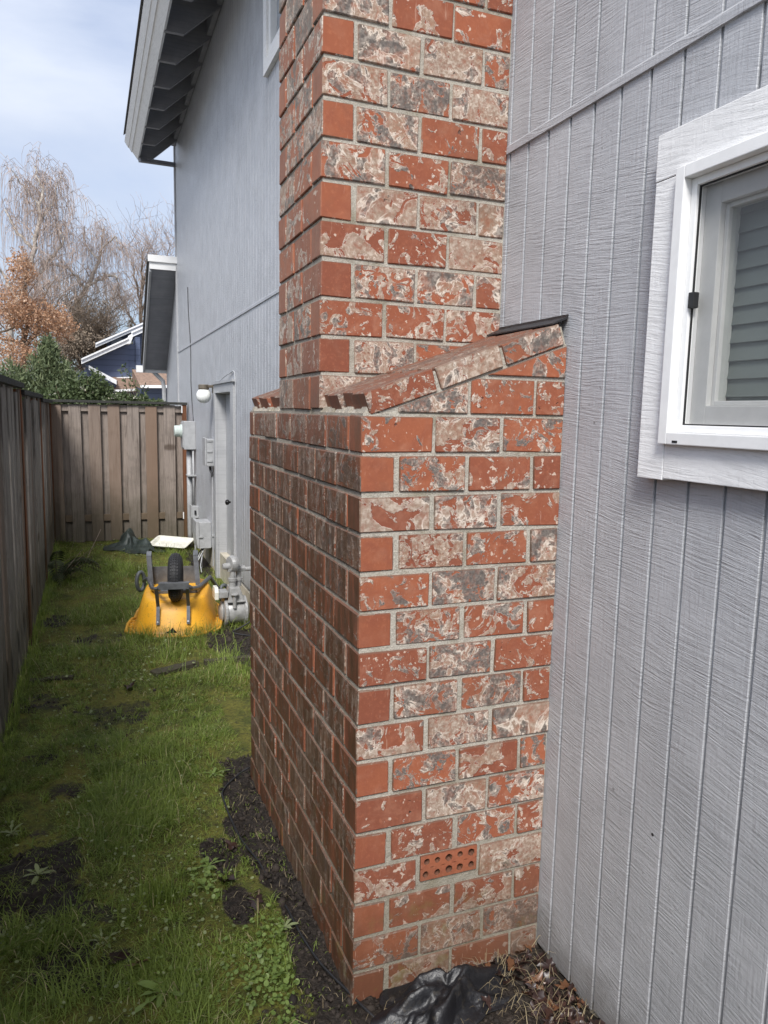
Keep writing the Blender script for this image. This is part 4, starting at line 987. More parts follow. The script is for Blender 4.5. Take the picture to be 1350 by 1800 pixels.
plank((-.30, 2.90), (-.02, 3.03), .07, .03, 'rotten dark timber half sunk in the grass before the wheelbarrow')
plank((.03, 3.04), (.42, 3.06), .05, .028, 'thin dark timber edging the bare soil by the chimney corner')
plank((-1.0, 3.03), (-.76, 2.97), .045, .018, 'pale narrow timber lying in the grass beside the long fence')
plank((.44, 4.95), (.565, 5.0), .05, .03, 'short worn timber lying beneath the door')
cable([(-.005, 1.385, .02), (-.06, 1.36, gzf(-.06, 1.36)+.02), (-.137, 1.279, gzf(-.137, 1.279)+.010), (-.155, 1.161, gzf(-.152, 1.161)+.012), (-.14, .914, gzf(-.14, .914)+.014), (-.105, .72, gzf(-.105, .72)+.012), (-.085, .60, gzf(-.085, .6)-.015),
       (-.078, .50, gzf(-.078, .5)-.008), (-.076, .42, gzf(-.076, .42)+.010), (-.067, .28, gzf(-.067, .28)+.012), (-.045, .16, gzf(-.045, .16)+.014), (-.01, .055, gzf(-.01, .055)+.012), (.03, -.055, gzf(.03, -.055)+.008), (.07, -.12, gzf(.07, -.12)-.01)], .0042, 'cable_black', 'ground_cable', 'black cable snaking over the soil along the foot of the chimney')

# ---------------------------------------------------------------- grass, soil, weeds
def np_mesh(name, V, F, mat_, tint, label, cat=None, kind='stuff', smooth=False):
    """V (n,3); F list of int arrays (m,k)"""
    me_ = bpy.data.meshes.new(name); V = np.ascontiguousarray(V, dtype=np.float32)
    me_.vertices.add(len(V)); me_.vertices.foreach_set('co', V.reshape(-1))
    loops = np.concatenate([f.reshape(-1) for f in F]); tot = np.concatenate([np.full(len(f), f.shape[1]) for f in F]); st = np.concatenate([[0], np.cumsum(tot)[:-1]])
    me_.loops.add(len(loops)); me_.loops.foreach_set('vertex_index', loops.astype(np.int32))
    me_.polygons.add(len(tot)); me_.polygons.foreach_set('loop_start', st.astype(np.int32))
    if smooth: me_.polygons.foreach_set('use_smooth', np.ones(len(tot), bool))
    a_ = me_.attributes.new('tint', 'FLOAT', 'POINT'); a_.data.foreach_set('value', np.ascontiguousarray(tint, dtype=np.float32))
    me_.materials.append(M[mat_]); me_.update(calc_edges=True); me_.validate()
    o = link(name, me_)
    return tag(o, label, cat, None, kind)
def blades(x, y, z, L_, W_, az, lean, tint):
    n = len(x); cx, sy = np.cos(az), np.sin(az); px, py = -sy, cx
    mid = np.stack([x+cx*L_*np.sin(lean*.55)*.5, y+sy*L_*np.sin(lean*.55)*.5, z+L_*np.cos(lean*.55)*.5], -1)
    tip = mid+np.stack([cx*L_*np.sin(lean*1.35)*.5, sy*L_*np.sin(lean*1.35)*.5, L_*np.cos(lean*1.35)*.5], -1)
    b = np.stack([x, y, z], -1); pv = np.stack([px, py, np.zeros(n)], -1)*W_[:, None]/2
    V = np.stack([b-pv, b+pv, mid-pv*.8, mid+pv*.8, tip], 1).reshape(-1, 3); i = np.arange(n)*5
    return V, [np.stack([i, i+1, i+3, i+2], -1), np.stack([i+2, i+3, i+4], -1)], np.repeat(tint, 5)
def scatter(n, x0, x1, y0, y1):
    return rng.uniform(x0, x1, n), rng.uniform(y0, y1, n)
def grass(n, x0, x1, y0, y1, ln, wd, name, label):
    x, y = scatter(n, x0, x1, y0, y1); m_ = mudf(x, y); cl_ = nB(x+3, y-2)*.6+nC(x, y)*.4
    keep = rng.random(n) < (1-m_)**1.2*(.12+1.0*sst(cl_, .30, .62))+.02
    inside = (x > -.01) & (y > -.02) & (y < 1.40); bar = (np.abs(x+.03) < .30) & (y > 3.9) & (y < 4.75)
    keep &= ~inside & ~bar & (x > -1.09) & (x < D-.01)
    x, y, cl_ = x[keep], y[keep], cl_[keep]; k_ = len(x)
    big = sst(nA(x+2, y+7), .45, .75)
    L_ = ln*rng.lognormal(0, .5, k_)*(.45+1.0*big)*(.5+.9*cl_); Wd = wd*rng.uniform(.6, 1.5, k_)
    comb = nA(x*.8, y*.8)*12; az = comb+rng.normal(0, 1.3, k_); lean = np.clip(rng.normal(1.2, .35, k_), .1, 1.65)
    tint = np.clip(.10+.65*nB(x-4, y+4)+rng.normal(0, .2, k_), 0, .80); tint[rng.random(k_) < .06] = 1
    V, F, T_ = blades(x, y, gz(x, y)-.004, L_, Wd, az, lean, tint)
    return np_mesh(name, V, F, 'grass', T_, label)
grass(170000, -1.09, .0, -.15, 2.4, .034, .0022, 'grass', 'short mossy grass in the near part of the yard')
grass(70000, -1.09, .58, 2.3, 8.3, .055, .0032, 'grass', 'short mossy grass in the far part of the yard')
# taller tufts along the boards and round the barrow
x = np.concatenate([rng.normal(-1.05, .03, 2600), rng.uniform(-.42, .28, 500), rng.normal(-.45, .05, 260)]); y = np.concatenate([rng.uniform(1.6, 8.0, 2600), 3.79+rng.normal(0, .02, 500)+.1*rng.random(500), rng.normal(.62, .05, 260)])
n = len(x); V, F, T_ = blades(x, y, gz(x, y)-.004, rng.uniform(.04, .13, n), rng.uniform(.002, .0035, n), rng.uniform(0, 6.28, n), np.clip(rng.normal(.45, .3, n), 0, 1.3), np.clip(rng.normal(.4, .2, n), 0, .95))
np_mesh('grass_tufts', V, F, 'grass', T_, 'longer grass tufts along the fence and around the wheelbarrow')
# coarse tufts of wider blades
tx, ty = scatter(330, -1.05, -.12, -.05, 3.2); k_ = mudf(tx, ty) < .6; tx, ty = tx[k_], ty[k_]; rep_ = 15; n = len(tx)*rep_
x = np.repeat(tx, rep_)+rng.normal(0, .012, n); y = np.repeat(ty, rep_)+rng.normal(0, .012, n)
V, F, T_ = blades(x, y, gz(x, y)-.004, np.repeat(rng.uniform(.035, .085, len(tx)), rep_)*rng.uniform(.5, 1.1, n), rng.uniform(.0025, .0042, n), rng.uniform(0, 6.28, n), np.clip(rng.normal(1.0, .3, n), .2, 1.5), np.clip(np.repeat(rng.random(len(tx))*.6, rep_)+rng.normal(.1, .12, n), 0, .9))
np_mesh('grass_tufts', V, F, 'grass', T_, 'coarse clumps of wider grass blades through the near lawn')
# straw and rootlets on the soil
x, y = scatter(1500, -.32, .58, -.45, 1.6); k_ = (mudf(x, y) > .4) & ~((x > -.012) & (y > -.012)); x, y = x[k_], y[k_]; n = len(x)
V, F, T_ = blades(x, y, gz(x, y)+.006, rng.uniform(.015, .06, n), rng.uniform(.0008, .0018, n), rng.uniform(0, 6.28, n), rng.uniform(1.1, 1.55, n), rng.random(n))
np_mesh('straw', V, F, 'straw', T_, 'dry straw and rootlets scattered over the bare soil')
# clods
def clods(n, x0, x1, y0, y1, s0, s1, thr=.45):
    x, y = scatter(n, x0, x1, y0, y1); k_ = (mudf(x, y) > thr) & ~((x > -.004) & (y > -.004) & (y < 1.385)) & (x < D-.012); return x[k_], y[k_], rng.lognormal(0, .45, k_.sum())*rng.uniform(s0, s1, k_.sum())
x1_, y1_, s1_ = clods(9000, -.32, .58, -.5, 1.6, .0025, .006); x2_, y2_, s2_ = clods(5000, -1.0, -.3, -.1, 2.3, .0025, .005); x3_, y3_, s3_ = clods(2600, -1.0, .58, 2.4, 5, .004, .009)
x = np.concatenate([x1_, x2_, x3_]); y = np.concatenate([y1_, y2_, y3_]); s_ = np.concatenate([s1_, s2_, s3_]); n = len(x)
ph = (1+5**.5)/2; ico = np.array([(-1, ph, 0), (1, ph, 0), (-1, -ph, 0), (1, -ph, 0), (0, -1, ph), (0, 1, ph), (0, -1, -ph), (0, 1, -ph), (ph, 0, -1), (ph, 0, 1), (-ph, 0, -1), (-ph, 0, 1)])/1.9
icf = np.array([(0, 11, 5), (0, 5, 1), (0, 1, 7), (0, 7, 10), (0, 10, 11), (1, 5, 9), (5, 11, 4), (11, 10, 2), (10, 7, 6), (7, 1, 8), (3, 9, 4), (3, 4, 2), (3, 2, 6), (3, 6, 8), (3, 8, 9), (4, 9, 5), (2, 4, 11), (6, 2, 10), (8, 6, 7), (9, 8, 1)])
V = ico[None]*s_[:, None, None]*rng.uniform(.65, 1.3, (n, 12, 1))*rng.uniform(.7, 1.3, (n, 1, 3)); V += np.stack([x, y, gz(x, y)+s_*.25], -1)[:, None]
np_mesh('soil_clods', V.reshape(-1, 3), [(icf[None]+np.arange(n)[:, None, None]*12).reshape(-1, 3)], 'soil_clod', np.repeat(rng.random(n), 12), 'dark crumbly soil clods along the chimney foot and in bare patches')
# round-leaved weeds beside the chimney corner
def leaf_discs(x, y, z, r_, tilt, az, n_side=7):
    n = len(x); a_ = np.linspace(0, 2*math.pi, n_side, endpoint=False); ux = np.cos(a_); uy = np.sin(a_)*.85
    lx = np.concatenate([[0], ux]); ly = np.concatenate([[0], uy]); lz = np.concatenate([[-.12], .08*np.cos(2*a_)])
    ct, st_ = np.cos(tilt)[:, None], np.sin(tilt)[:, None]; ca, sa = np.cos(az)[:, None], np.sin(az)[:, None]
    X2 = (lx[None]*ct+lz[None]*st_); Z2 = -lx[None]*st_+lz[None]*ct; Y2 = np.repeat(ly[None], n, 0)
    V = np.stack([X2*ca-Y2*sa, X2*sa+Y2*ca, Z2], -1)*r_[:, None, None]+np.stack([x, y, z], -1)[:, None]
    m_ = n_side+1; f = np.array([(0, 1+k_, 1+(k_+1) % n_side) for k_ in range(n_side)])
    return V.reshape(-1, 3), (f[None]+np.arange(n)[:, None, None]*m_).reshape(-1, 3), m_
def patch(name, label, pts, mat_='weed'):
    xs_, ys_, zs_, rs_ = [], [], [], []
    for cx, cy, sx, sy, n, r0_, r1_ in pts:
        xs_.append(rng.normal(cx, sx, n)); ys_.append(rng.normal(cy, sy, n)); rs_.append(rng.uniform(r0_, r1_, n)); zs_.append(rng.uniform(.01, .045, n))
    x = np.concatenate(xs_); y = np.concatenate(ys_); r_ = np.concatenate(rs_); z = np.concatenate(zs_); k_ = ~((x > -.03) & (y > -.03)) & (x < -.03) & (mudf(x, y) < .45); x, y, r_, z = x[k_], y[k_], r_[k_], z[k_]
    V, F, m_ = leaf_discs(x, y, gz(x, y)+z, r_, rng.normal(.25, .35, len(x)), rng.uniform(0, 6.28, len(x)))
    np_mesh(name, V, [F], mat_, np.repeat(rng.random(len(x)), m_), label)
patch('clover_weeds', 'round-leaved green weeds growing thick beside the chimney corner', [(-.20, .16, .05, .09, 240, .003, .009), (-.13, .29, .03, .04, 60, .003, .009), (-.19, .02, .05, .07, 110, .003, .009), (-.29, .66, .03, .06, 60, .004, .009), (-.30, .10, .12, .12, 120, .003, .007)])
patch('small_weeds', 'tiny round-leaved weeds dotted through the lawn', [(-.6, 1.2, .3, .7, 420, .003, .008), (-.5, .4, .28, .3, 260, .003, .008), (-.35, 3.2, .4, .5, 300, .005, .011), (-.2, 6.6, .4, .7, 160, .006, .016)], 'weed_pale')
# rosettes, each leaf its own part
def leaf_mesh(l_, w_, mat_, lobes=0, curl=.35, name='leaf'):
    mb = MB(); n = 9; vs = []
    for i in range(n+1):
        t_ = i/n; hw = w_*math.sin(math.pi*min(1, t_**.75))**.8*(.35+.75*t_)+.0008
        if lobes: hw *= .7+.45*math.sin(t_*lobes*2*math.pi)
        x = l_*t_*math.cos(curl*t_); z = l_*(.32*t_-curl*t_*t_*.85); vs += [(x, -hw, z+hw*.25), (x, 0, z), (x, hw, z+hw*.25)]
    fs = []
    for i in range(n): b = i*3; fs += [(b, b+3, b+4, b+1), (b+1, b+4, b+5, b+2)]
    mb.tn = .6; mb.add(vs, fs); return mb.mesh(name, mat_, True, tint=True)
LM = {m_: [leaf_mesh(.085, .011, m_, 2), leaf_mesh(.065, .012, m_), leaf_mesh(.10, .012, m_, 3), leaf_mesh(.05, .009, m_, 0, .5)] for m_ in ('weed', 'weed_pale')}
def rosette(x, y, n, sc_, mat_, label):
    o = thing('weed_plant', label, 'weed', (x, y, gzf(x, y)+.003)); r_ = random.Random(int(x*1000+y*77))
    for i in range(n):
        lo = link('leaf', LM[mat_][r_.randrange(4)], o, (0, 0, 0), (r_.uniform(-.2, .2), r_.uniform(-.55, .15), i*2*math.pi/n+r_.uniform(-.3, .3))); s__ = sc_*r_.uniform(.7, 1.15); lo.scale = (s__, s__, s__)
rosette(-.834, .902, 9, .85, 'weed_pale', 'pale limp leafy weed growing in the bare mud near the long fence')
rosette(-.278, .772, 9, .9, 'weed', 'bright green upright leafy weed at the soil edge halfway along the chimney')
rosette(-.305, .63, 8, .7, 'weed', 'low green leafy weed just nearer than the upright weed by the soil')
rosette(-.479, .193, 11, 1.15, 'weed', 'broad lobed green weed rosette at the bottom of the picture')
rosette(-.635, .462, 8, .7, 'weed_pale', 'small pale weed rosette at the near end of the muddy patch')
rosette(-.915, .60, 8, .8, 'weed_pale', 'grey-green weed at the left edge of the mud')
rosette(-.945, 1.21, 8, .8, 'weed_pale', 'pale weed at the far end of the mud near the long fence')
rosette(-.105, .335, 7, .7, 'weed_pale', 'pale green weed touching the black cable near the chimney corner')
rosette(-.42, .48, 7, .6, 'weed', 'small green weed in the middle of the lawn')
rosette(-.16, 1.40, 8, .8, 'weed', 'green weed by the far corner of the chimney foot')
# fern and dry stalks under the long fence
fe = thing('fern', 'dark drooping fern growing against the foot of the long fence', 'fern', (-.97, 6.25, gzf(-.97, 6.25)))
fr_ = MB(); npn = 16
for i in range(npn):
    t_ = (i+1)/npn; x = .5*t_; z = .26*math.sin(t_*2.4)*.9; l_ = .085*math.sin(math.pi*min(1, .12+t_*.86))+.006
    for s__ in (-1, 1): fr_.tn = .2+.5*t_; fr_.add([(x-.011, 0, z), (x+.011, 0, z), (x+.022, s__*l_, z-.03-l_*.2), (x+.008, s__*l_*.6, z-.006)], [(0, 1, 2, 3)])
fr_.tn = .9; fr_.tube([(0, 0, 0), (.15, 0, .15), (.3, 0, .235), (.5, 0, .16)], .004, 5); fm_ = fr_.mesh('frond', 'fern', tint=True)
r_ = random.Random(5)
for i in range(13): lo = link('frond', fm_, fe, (0, 0, 0), (r_.uniform(-.3, .3), r_.uniform(-.2, .25), r_.uniform(-1.5, 1.5))); s__ = r_.uniform(.5, 1.0); lo.scale = (s__, s__, s__)
for i in range(5): MB().tube([(0-.97+.02*i, 6.25, -.13), (-.90+.05*i, 6.1+r_.uniform(-.2, .2), .05), (-.78+.06*i, 6.05+r_.uniform(-.4, .4), .16+.05*i)], [.004, .003, .0015], 5).build('dry_stalk', 'bark_twig', fe)
# fallen leaves
def dead(seed):
    r_ = random.Random(seed); mb = MB(); n = 9; vs = [(0, 0, r_.uniform(-.004, .004))]; a0 = r_.random()*6
    for k_ in range(n*2):
        a_ = 2*math.pi*k_/(n*2); rad = (1+.35*math.cos(a_*3+a0)+.15*math.cos(a_*5))*(1 if k_ % 2 else .72)*.03; vs.append((rad*math.cos(a_)*1.3, rad*math.sin(a_), r_.uniform(-.004, .016)))
    mb.tn = r_.random(); mb.add(vs, [(0, 1+k_, 1+(k_+1) % (n*2)) for k_ in range(n*2)]); return mb.mesh('fallen_leaf', 'dead_leaf', True, tint=True)
DL = [dead(i) for i in range(8)]; r_ = random.Random(21)
def put_leaf(x, y, sc_, label, group=None, dz=.014, tilt=.5):
    o = link('fallen_leaf', DL[r_.randrange(8)], None, (x, y, gzf(x, y)+dz), (r_.uniform(-tilt, tilt), r_.uniform(-tilt, tilt), r_.uniform(0, 6.28))); o.scale = (sc_,)*3; return tag(o, label, 'leaf', group)
for i in range(90):
    x = r_.uniform(.36, .58); y = r_.uniform(-.34, -.02)
    if x < .44 and y < -.10: x += .1
    put_leaf(min(x, .572), y, r_.uniform(.3, .7), 'wet brown fallen leaf in the litter between chimney and grey siding', 'leaf litter in the corner', r_.uniform(.008, .035), .7)
put_leaf(.235, -.125, .45, 'small orange leaf on the black plastic sheet', None, .05); put_leaf(.33, -.16, .5, 'dull brown leaf at the lower edge of the black plastic', None, .03)
put_leaf(-.599, .338, 1.0, 'pale brown curled leaf in the near lawn', None, .02); put_leaf(-.545, .296, .7, 'dark wet leaf lump next to the pale curled leaf', None, .02)
put_leaf(-.18, .85, .9, 'reddish brown leaf on the soil beside the black cable', None, .015); put_leaf(-.235, .635, 1.0, 'purple brown wet leaf on the soil by the low weed', None, .015)
put_leaf(-.17, .47, .8, 'brown leaf among the rootlets near the chimney corner', None, .015); put_leaf(-.449, 2.66, 1.3, 'dark leaf lying in the grass in front of the wheelbarrow', None, .02); put_leaf(-.5, 1.9, .8, 'brown leaf on the bare patch in mid lawn', None, .015)
one(MB().tube([(-.165, .52, gzf(-.165, .52)+.012), (-.15, .50, gzf(-.15, .5)+.03), (-.162, .47, gzf(-.16, .47)+.02), (-.172, .42, gzf(-.172, .42)+.004)], [.002, .0035, .004, .0045], 6), 'root', 'straw', 'pale broken root sticking out of the soil', 'root', smooth=True)
# thin twigs and needles in the litter corner
x = rng.uniform(.36, .575, 150); y = rng.uniform(-.36, -.01, 150); n = 150
V, F, T_ = blades(x, y, gz(x, y)+rng.uniform(.01, .04, n), rng.uniform(.03, .09, n), rng.uniform(.0009, .002, n), rng.uniform(0, 6.28, n), rng.uniform(1.2, 1.7, n), rng.random(n))
np_mesh('litter_twigs', V, F, 'straw', T_, 'thin dry twigs mixed into the leaf litter in the corner')

# ---------------------------------------------------------------- beyond the fence
def spread(n, blobs):
    out = []
    for cx, cy, cz, rx, ry, rz_, wgt in blobs:
        k_ = int(n*wgt); p = rng.normal(0, 1, (k_, 3)); p /= np.linalg.norm(p, axis=1)[:, None]; p *= (rng.random(k_)**.4)[:, None]*(1+.22*np.sin(p[:, :1]*9+p[:, 2:]*7)); out.append(p*[rx, ry, rz_]+[cx, cy, cz])
    return np.concatenate(out)
def leaf_cloud(name, root, P_, size, mat_, upbias=0, slim=.45, n_side=4):
    """many small lance leaves, each a folded diamond"""
    n = len(P_); d = rng.normal(0, 1, (n, 3)); d[:, 2] += upbias; d /= np.linalg.norm(d, axis=1)[:, None]; s = np.cross(d, rng.normal(0, 1, (n, 3))); s /= np.linalg.norm(s, axis=1)[:, None]; nn = np.cross(d, s)
    L_ = (size*rng.uniform(.6, 1.4, n))[:, None]
    V = np.stack([P_, P_+d*L_*.45+s*L_*slim*.5, P_+d*L_, P_+d*L_*.45-s*L_*slim*.5], 1); V[:, [1, 3]] += (nn*L_*.08)[:, None]
    i = np.arange(n)*4; V = V-np.array(root_loc(root))
    o = np_mesh(name, V.reshape(-1, 3), [np.stack([i, i+1, i+2, i+3], -1)], mat_, np.repeat(rng.random(n), 4), None, None, None); o.parent = root; return o
def shrub(name, label, cat, base, blobs, n, size, mat_, upbias=0, slim=.45, stem='bark_brown', nst=7):
    root = thing(name, label, cat, base); P_ = spread(n, blobs); leaf_cloud('foliage', root, P_, size, mat_, upbias, slim)
    mb = MB(); r_ = random.Random(len(P_))
    for _ in range(nst*6):
        q_ = P_[r_.randrange(len(P_))]; b = Vector(base); m_ = b.lerp(Vector(q_), .5)+Vector((r_.uniform(-.1, .1), r_.uniform(-.1, .1), .1)); mb.tube([b, m_, q_], [.012, .008, .003], 4, False)
    mb.build('stems', stem, root, fix=False); return root, P_
def gb(x, y): return (x, y, gzf(x, y))
# spiky evergreen and flowering shrubs just past the fence corner
c = PY(70, 640, 10.2)
shrub('evergreen_shrub', 'bushy evergreen shrub with upright narrow leaves over the fence corner', 'shrub', gb(-1.35, 10.3),
      [(-1.40, 10.3, 1.75, .42, .35, .45, .30), (-1.15, 10.2, 2.05, .24, .25, .42, .24), (-1.72, 10.4, 1.85, .35, .3, .35, .16), (-1.12, 10.2, 2.33, .12, .14, .24, .10), (-.95, 10.1, 1.85, .26, .25, .38, .2)], 11000, .085, 'shrub_spiky', 1.6, .22)
def flowers(root, P_, frac, zmin, r0_):
    k_ = (P_[:, 2] > zmin) & (rng.random(len(P_)) < frac); Q = P_[k_]; m_ = 9
    C_ = np.repeat(Q, m_, 0)+rng.normal(0, r0_, (len(Q)*m_, 3))*[1, 1, .6]; V, F, k2 = leaf_discs(C_[:, 0], C_[:, 1], C_[:, 2], np.full(len(C_), r0_*.55), rng.normal(0, .7, len(C_)), rng.uniform(0, 6.28, len(C_)), 5)
    o = np_mesh('flowers', V-np.array(root_loc(root)), [F], 'flower', np.repeat(rng.random(len(C_)), k2), None, None, 'stuff'); o.parent = root
s1, P1 = shrub('flowering_shrub', 'dark green shrub with white flower heads behind the far fence', 'shrub', gb(-.75, 9.3),
      [(-.85, 9.3, 1.68, .36, .3, .26, .34), (-.55, 9.35, 1.78, .30, .28, .30, .34), (-1.12, 9.3, 1.66, .3, .25, .16, .16), (-.45, 9.3, 1.55, .3, .3, .2, .16)], 8000, .05, 'shrub_green', .3, .55)
flowers(s1, P1, .008, 1.72, .03)
s2, P2 = shrub('flowering_shrub', 'low shrub thick with cream flowers behind the right half of the far fence', 'shrub', gb(.0, 9.1),
      [(-.22, 9.15, 1.66, .24, .2, .14, .4), (.06, 9.1, 1.65, .22, .2, .11, .34), (.28, 9.05, 1.62, .14, .15, .09, .26)], 4200, .045, 'shrub_green', .3, .55)
flowers(s2, P2, .022, 1.66, .026)
# leggy sapling in front of the blue house
sp = thing('sapling', 'thin leafy sapling rising in front of the blue house', 'sapling', gb(.10, 9.6)); mb = MB(); P_ = []
r_ = random.Random(8)
for k_ in range(7):
    b = Vector((.10+.02*k_-.05, 9.6, 1.2)); tgt = PY(196+9*k_+r_.uniform(-6, 6), 642+abs(k_-2)*9+r_.uniform(-5, 12), 9.6); mb.tube([(.1, 9.6, gzf(.1, 9.6)), b, b.lerp(tgt, .6)+Vector((0, 0, .03)), tgt], [.010, .007, .004, .002], 4)
    for q_ in range(26): t_ = r_.uniform(.45, 1); p = b.lerp(tgt, t_); P_.append((p.x+r_.gauss(0, .022), p.y+r_.gauss(0, .03), p.z+r_.gauss(0, .025)))
mb.build('stems', 'bark_brown', sp); leaf_cloud('foliage', sp, np.array(P_), .05, 'shrub_green', .4, .5)

# trees: limbs given as pixel paths at the tree's distance
def tree(name, label, base, limbs, ydist, bark, twig_mat, twigs=0, droop=1.2, tw_r=.006, seed=1, leaves=None, side=40, group=None, spread_y=1.2, hang=True):
    r_ = random.Random(seed); root = thing(name, label, 'tree', base, 0, group); tk = MB(); tw = MB(); nodes = []
    for path, ra, rb in limbs:
        P_ = []
        for i, (u, v) in enumerate(path): p = PY(u, v, ydist); p.y += 0 if i == 0 else r_.uniform(-spread_y, spread_y)*.5; P_.append(p)
        if path[0][1] > 640: P_[0] = Vector(base)-Vector((0, 0, .1))
        out = []
        for i in range(len(P_)-1):
            for k_ in range(5): out.append(P_[i].lerp(P_[i+1], k_/5)+Vector((r_.gauss(0, .03), r_.gauss(0, .03), r_.gauss(0, .03)))*(1 if i+k_ else 0))
        out.append(P_[-1]); rad = [ra+(rb-ra)*i/(len(out)-1) for i in range(len(out))]; tk.tube(out, rad, 7)
        for i, p in enumerate(out):
            if i > len(out)*.2: nodes.append((p, rad[i], (out[min(i+1, len(out)-1)]-out[i-1]).normalized()))
    tips = []
    for _ in range(side):
        p, ra, d = nodes[r_.randrange(len(nodes))]; l_ = r_.uniform(.6, 1.7)*(.8 if hang else 1); az = r_.uniform(0, 6.28)
        dr = (d*.5+Vector((math.cos(az), math.sin(az)*.7, r_.uniform(.1, .9)))).normalized(); q_ = [p]; cur = Vector(p)
        for k_ in range(6):
            dr = (dr+Vector((r_.gauss(0, .15), r_.gauss(0, .15), -.22*(k_/6)*(1 if hang else .1)+r_.gauss(0, .1)))).normalized(); cur = cur+dr*l_/6; q_.append(Vector(cur)); tips.append((Vector(cur), dr))
        tw.tube(q_, [max(.006, ra*.35)*(1-.8*k_/6) for k_ in range(7)], 4, False)
    for _ in range(twigs):
        p, d = tips[r_.randrange(len(tips))] if r_.random() < .8 else (lambda n_: (n_[0], n_[2]))(nodes[r_.randrange(len(nodes))])
        az = r_.uniform(0, 6.28); cur = Vector(p); l_ = droop*r_.uniform(.35, 1.2); dr = Vector((math.cos(az), math.sin(az), r_.uniform(.2, 1.0) if hang else r_.uniform(.3, 1.6))).normalized(); q_ = [Vector(cur)]
        for k_ in range(5):
            if hang: dr = (dr*(.55 if k_ < 2 else .35)+Vector((r_.gauss(0, .06), r_.gauss(0, .06), -.75))).normalized() if k_ else dr
            else: dr = (dr+Vector((r_.gauss(0, .22), r_.gauss(0, .22), r_.gauss(.05, .18)))).normalized()
            cur = cur+dr*(l_/5*(.45 if k_ == 0 and hang else 1)); q_.append(Vector(cur))
        tw.tube(q_, [tw_r, tw_r*.9, tw_r*.8, tw_r*.7, tw_r*.6, tw_r*.4], 3, False); tips.append((q_[2], dr))
    tk.build('trunk', bark, root, fix=False, smooth=True); tw.build('twigs', twig_mat, root, fix=False)
    if leaves:
        n, size, mat_, blobs = leaves
        P_ = spread(n, [(*PY(u, v, ydist), ru, 1.0, rv, w_) for u, v, ru, rv, w_ in blobs]); leaf_cloud('leaves', root, P_, size, mat_, -.6, .6)
    return root
tree('weeping_birch', 'tall bare weeping birch with hanging twigs at the left edge of the picture', gb(-3.2, 26), [([(8, 690), (20, 560), (52, 480), (66, 410), (72, 330), (60, 290)], .13, .02), ([(45, 500), (82, 455), (112, 425), (98, 380)], .07, .02), ([(60, 440), (25, 400), (5, 360)], .06, .02), ([(30, 530), (5, 480), (-30, 430)], .07, .02),
     ([(66, 400), (95, 345), (105, 300)], .04, .012), ([(20, 560), (60, 520), (85, 500)], .05, .015), ([(68, 360), (40, 325), (20, 300)], .035, .012)], 26, 'bark_birch', 'bark_twig', 1500, 1.75, .0065, 3, None, 60)
tree('weeping_birch', 'smaller bare weeping birch above the blue house roof', gb(-.3, 28), [([(140, 700), (128, 570), (140, 525), (165, 480), (178, 440), (182, 395)], .13, .018), ([(150, 505), (185, 480), (205, 490), (212, 520)], .06, .015), ([(150, 510), (130, 480), (115, 465), (70, 462)], .06, .015), ([(172, 455), (150, 425), (148, 400)], .035, .012), ([(176, 440), (200, 420), (208, 440)], .035, .012), ([(130, 560), (165, 545), (190, 560)], .05, .015)], 28, 'bark_birch', 'bark_twig', 1150, 1.6, .0065, 5, None, 50)
tree('bare_tree', 'leafless upright tree behind the lower grey roof', gb(2.5, 30), [([(245, 700), (246, 560), (250, 490), (247, 440)], .11, .02), ([(247, 540), (235, 490), (230, 460)], .05, .012), ([(248, 560), (262, 500), (270, 450)], .05, .012), ([(249, 520), (258, 470), (262, 440)], .04, .01), ([(248, 590), (225, 550), (215, 520)], .05, .012), ([(270, 560), (285, 480), (300, 430)], .05, .01)], 30, 'bark_brown', 'bark_twig', 700, 1.2, .007, 9, None, 60, None, 1.2, False)
tree('beech_tree', 'beech still holding orange brown leaves behind the evergreen shrub', gb(-2.6, 17), [([(50, 700), (45, 620), (40, 540), (45, 450)], .09, .02), ([(45, 610), (80, 560), (110, 520)], .04, .012), ([(44, 590), (15, 550), (-10, 520)], .04, .012), ([(-30, 600), (40, 570), (100, 490)], .03, .01), ([(-20, 590), (40, 600), (120, 575)], .025, .008)], 17, 'bark_brown', 'bark_twig', 350, .5, .005, 12,
     (15000, .05, 'orange_leaf', [(38, 475, .30, .42, .12), (25, 540, .48, .50, .24), (68, 560, .52, .48, .24), (105, 570, .36, .42, .16), (40, 620, .75, .42, .24)]), 40, None, .8, False)
tree('bare_thicket', 'brown bare thicket at the left of the blue house', gb(.2, 24), [([(150, 700), (150, 620), (152, 580)], .05, .02), ([(165, 690), (165, 620), (175, 570)], .05, .02), ([(135, 690), (135, 620), (120, 590)], .05, .02), ([(110, 660), (150, 625), (190, 590)], .03, .01)], 24, 'bark_brown', 'bark_brown', 1500, .9, .009, 15, (7000, .07, 'thicket', [(150, 600, .5, .45, .4), (185, 610, .4, .35, .3), (115, 610, .5, .45, .3)]), 70, None, .8, False)
def conifer(label, u, vtop, yd, rad, n, group):
    top = PY(u, vtop, yd); base = gb(top.x, yd); root = thing('conifer', label, 'tree', base, 0, group); h = top.z-base[2]
    MB().tube([base, (top.x, yd, top.z)], [.10, .01], 6).build('trunk', 'bark_brown', root)
    t_ = rng.random(n)**.7; a_ = rng.uniform(0, 6.28, n); rr_ = rad*(t_+.03)*(.55+.45*rng.random(n))*(1+.35*np.sin(t_*38)*.5); P_ = np.stack([top.x+rr_*np.cos(a_), yd+rr_*np.sin(a_), top.z-t_*h*.95-.12*rr_], -1); leaf_cloud('needles', root, P_, .16, 'conifer', -.3, .3)
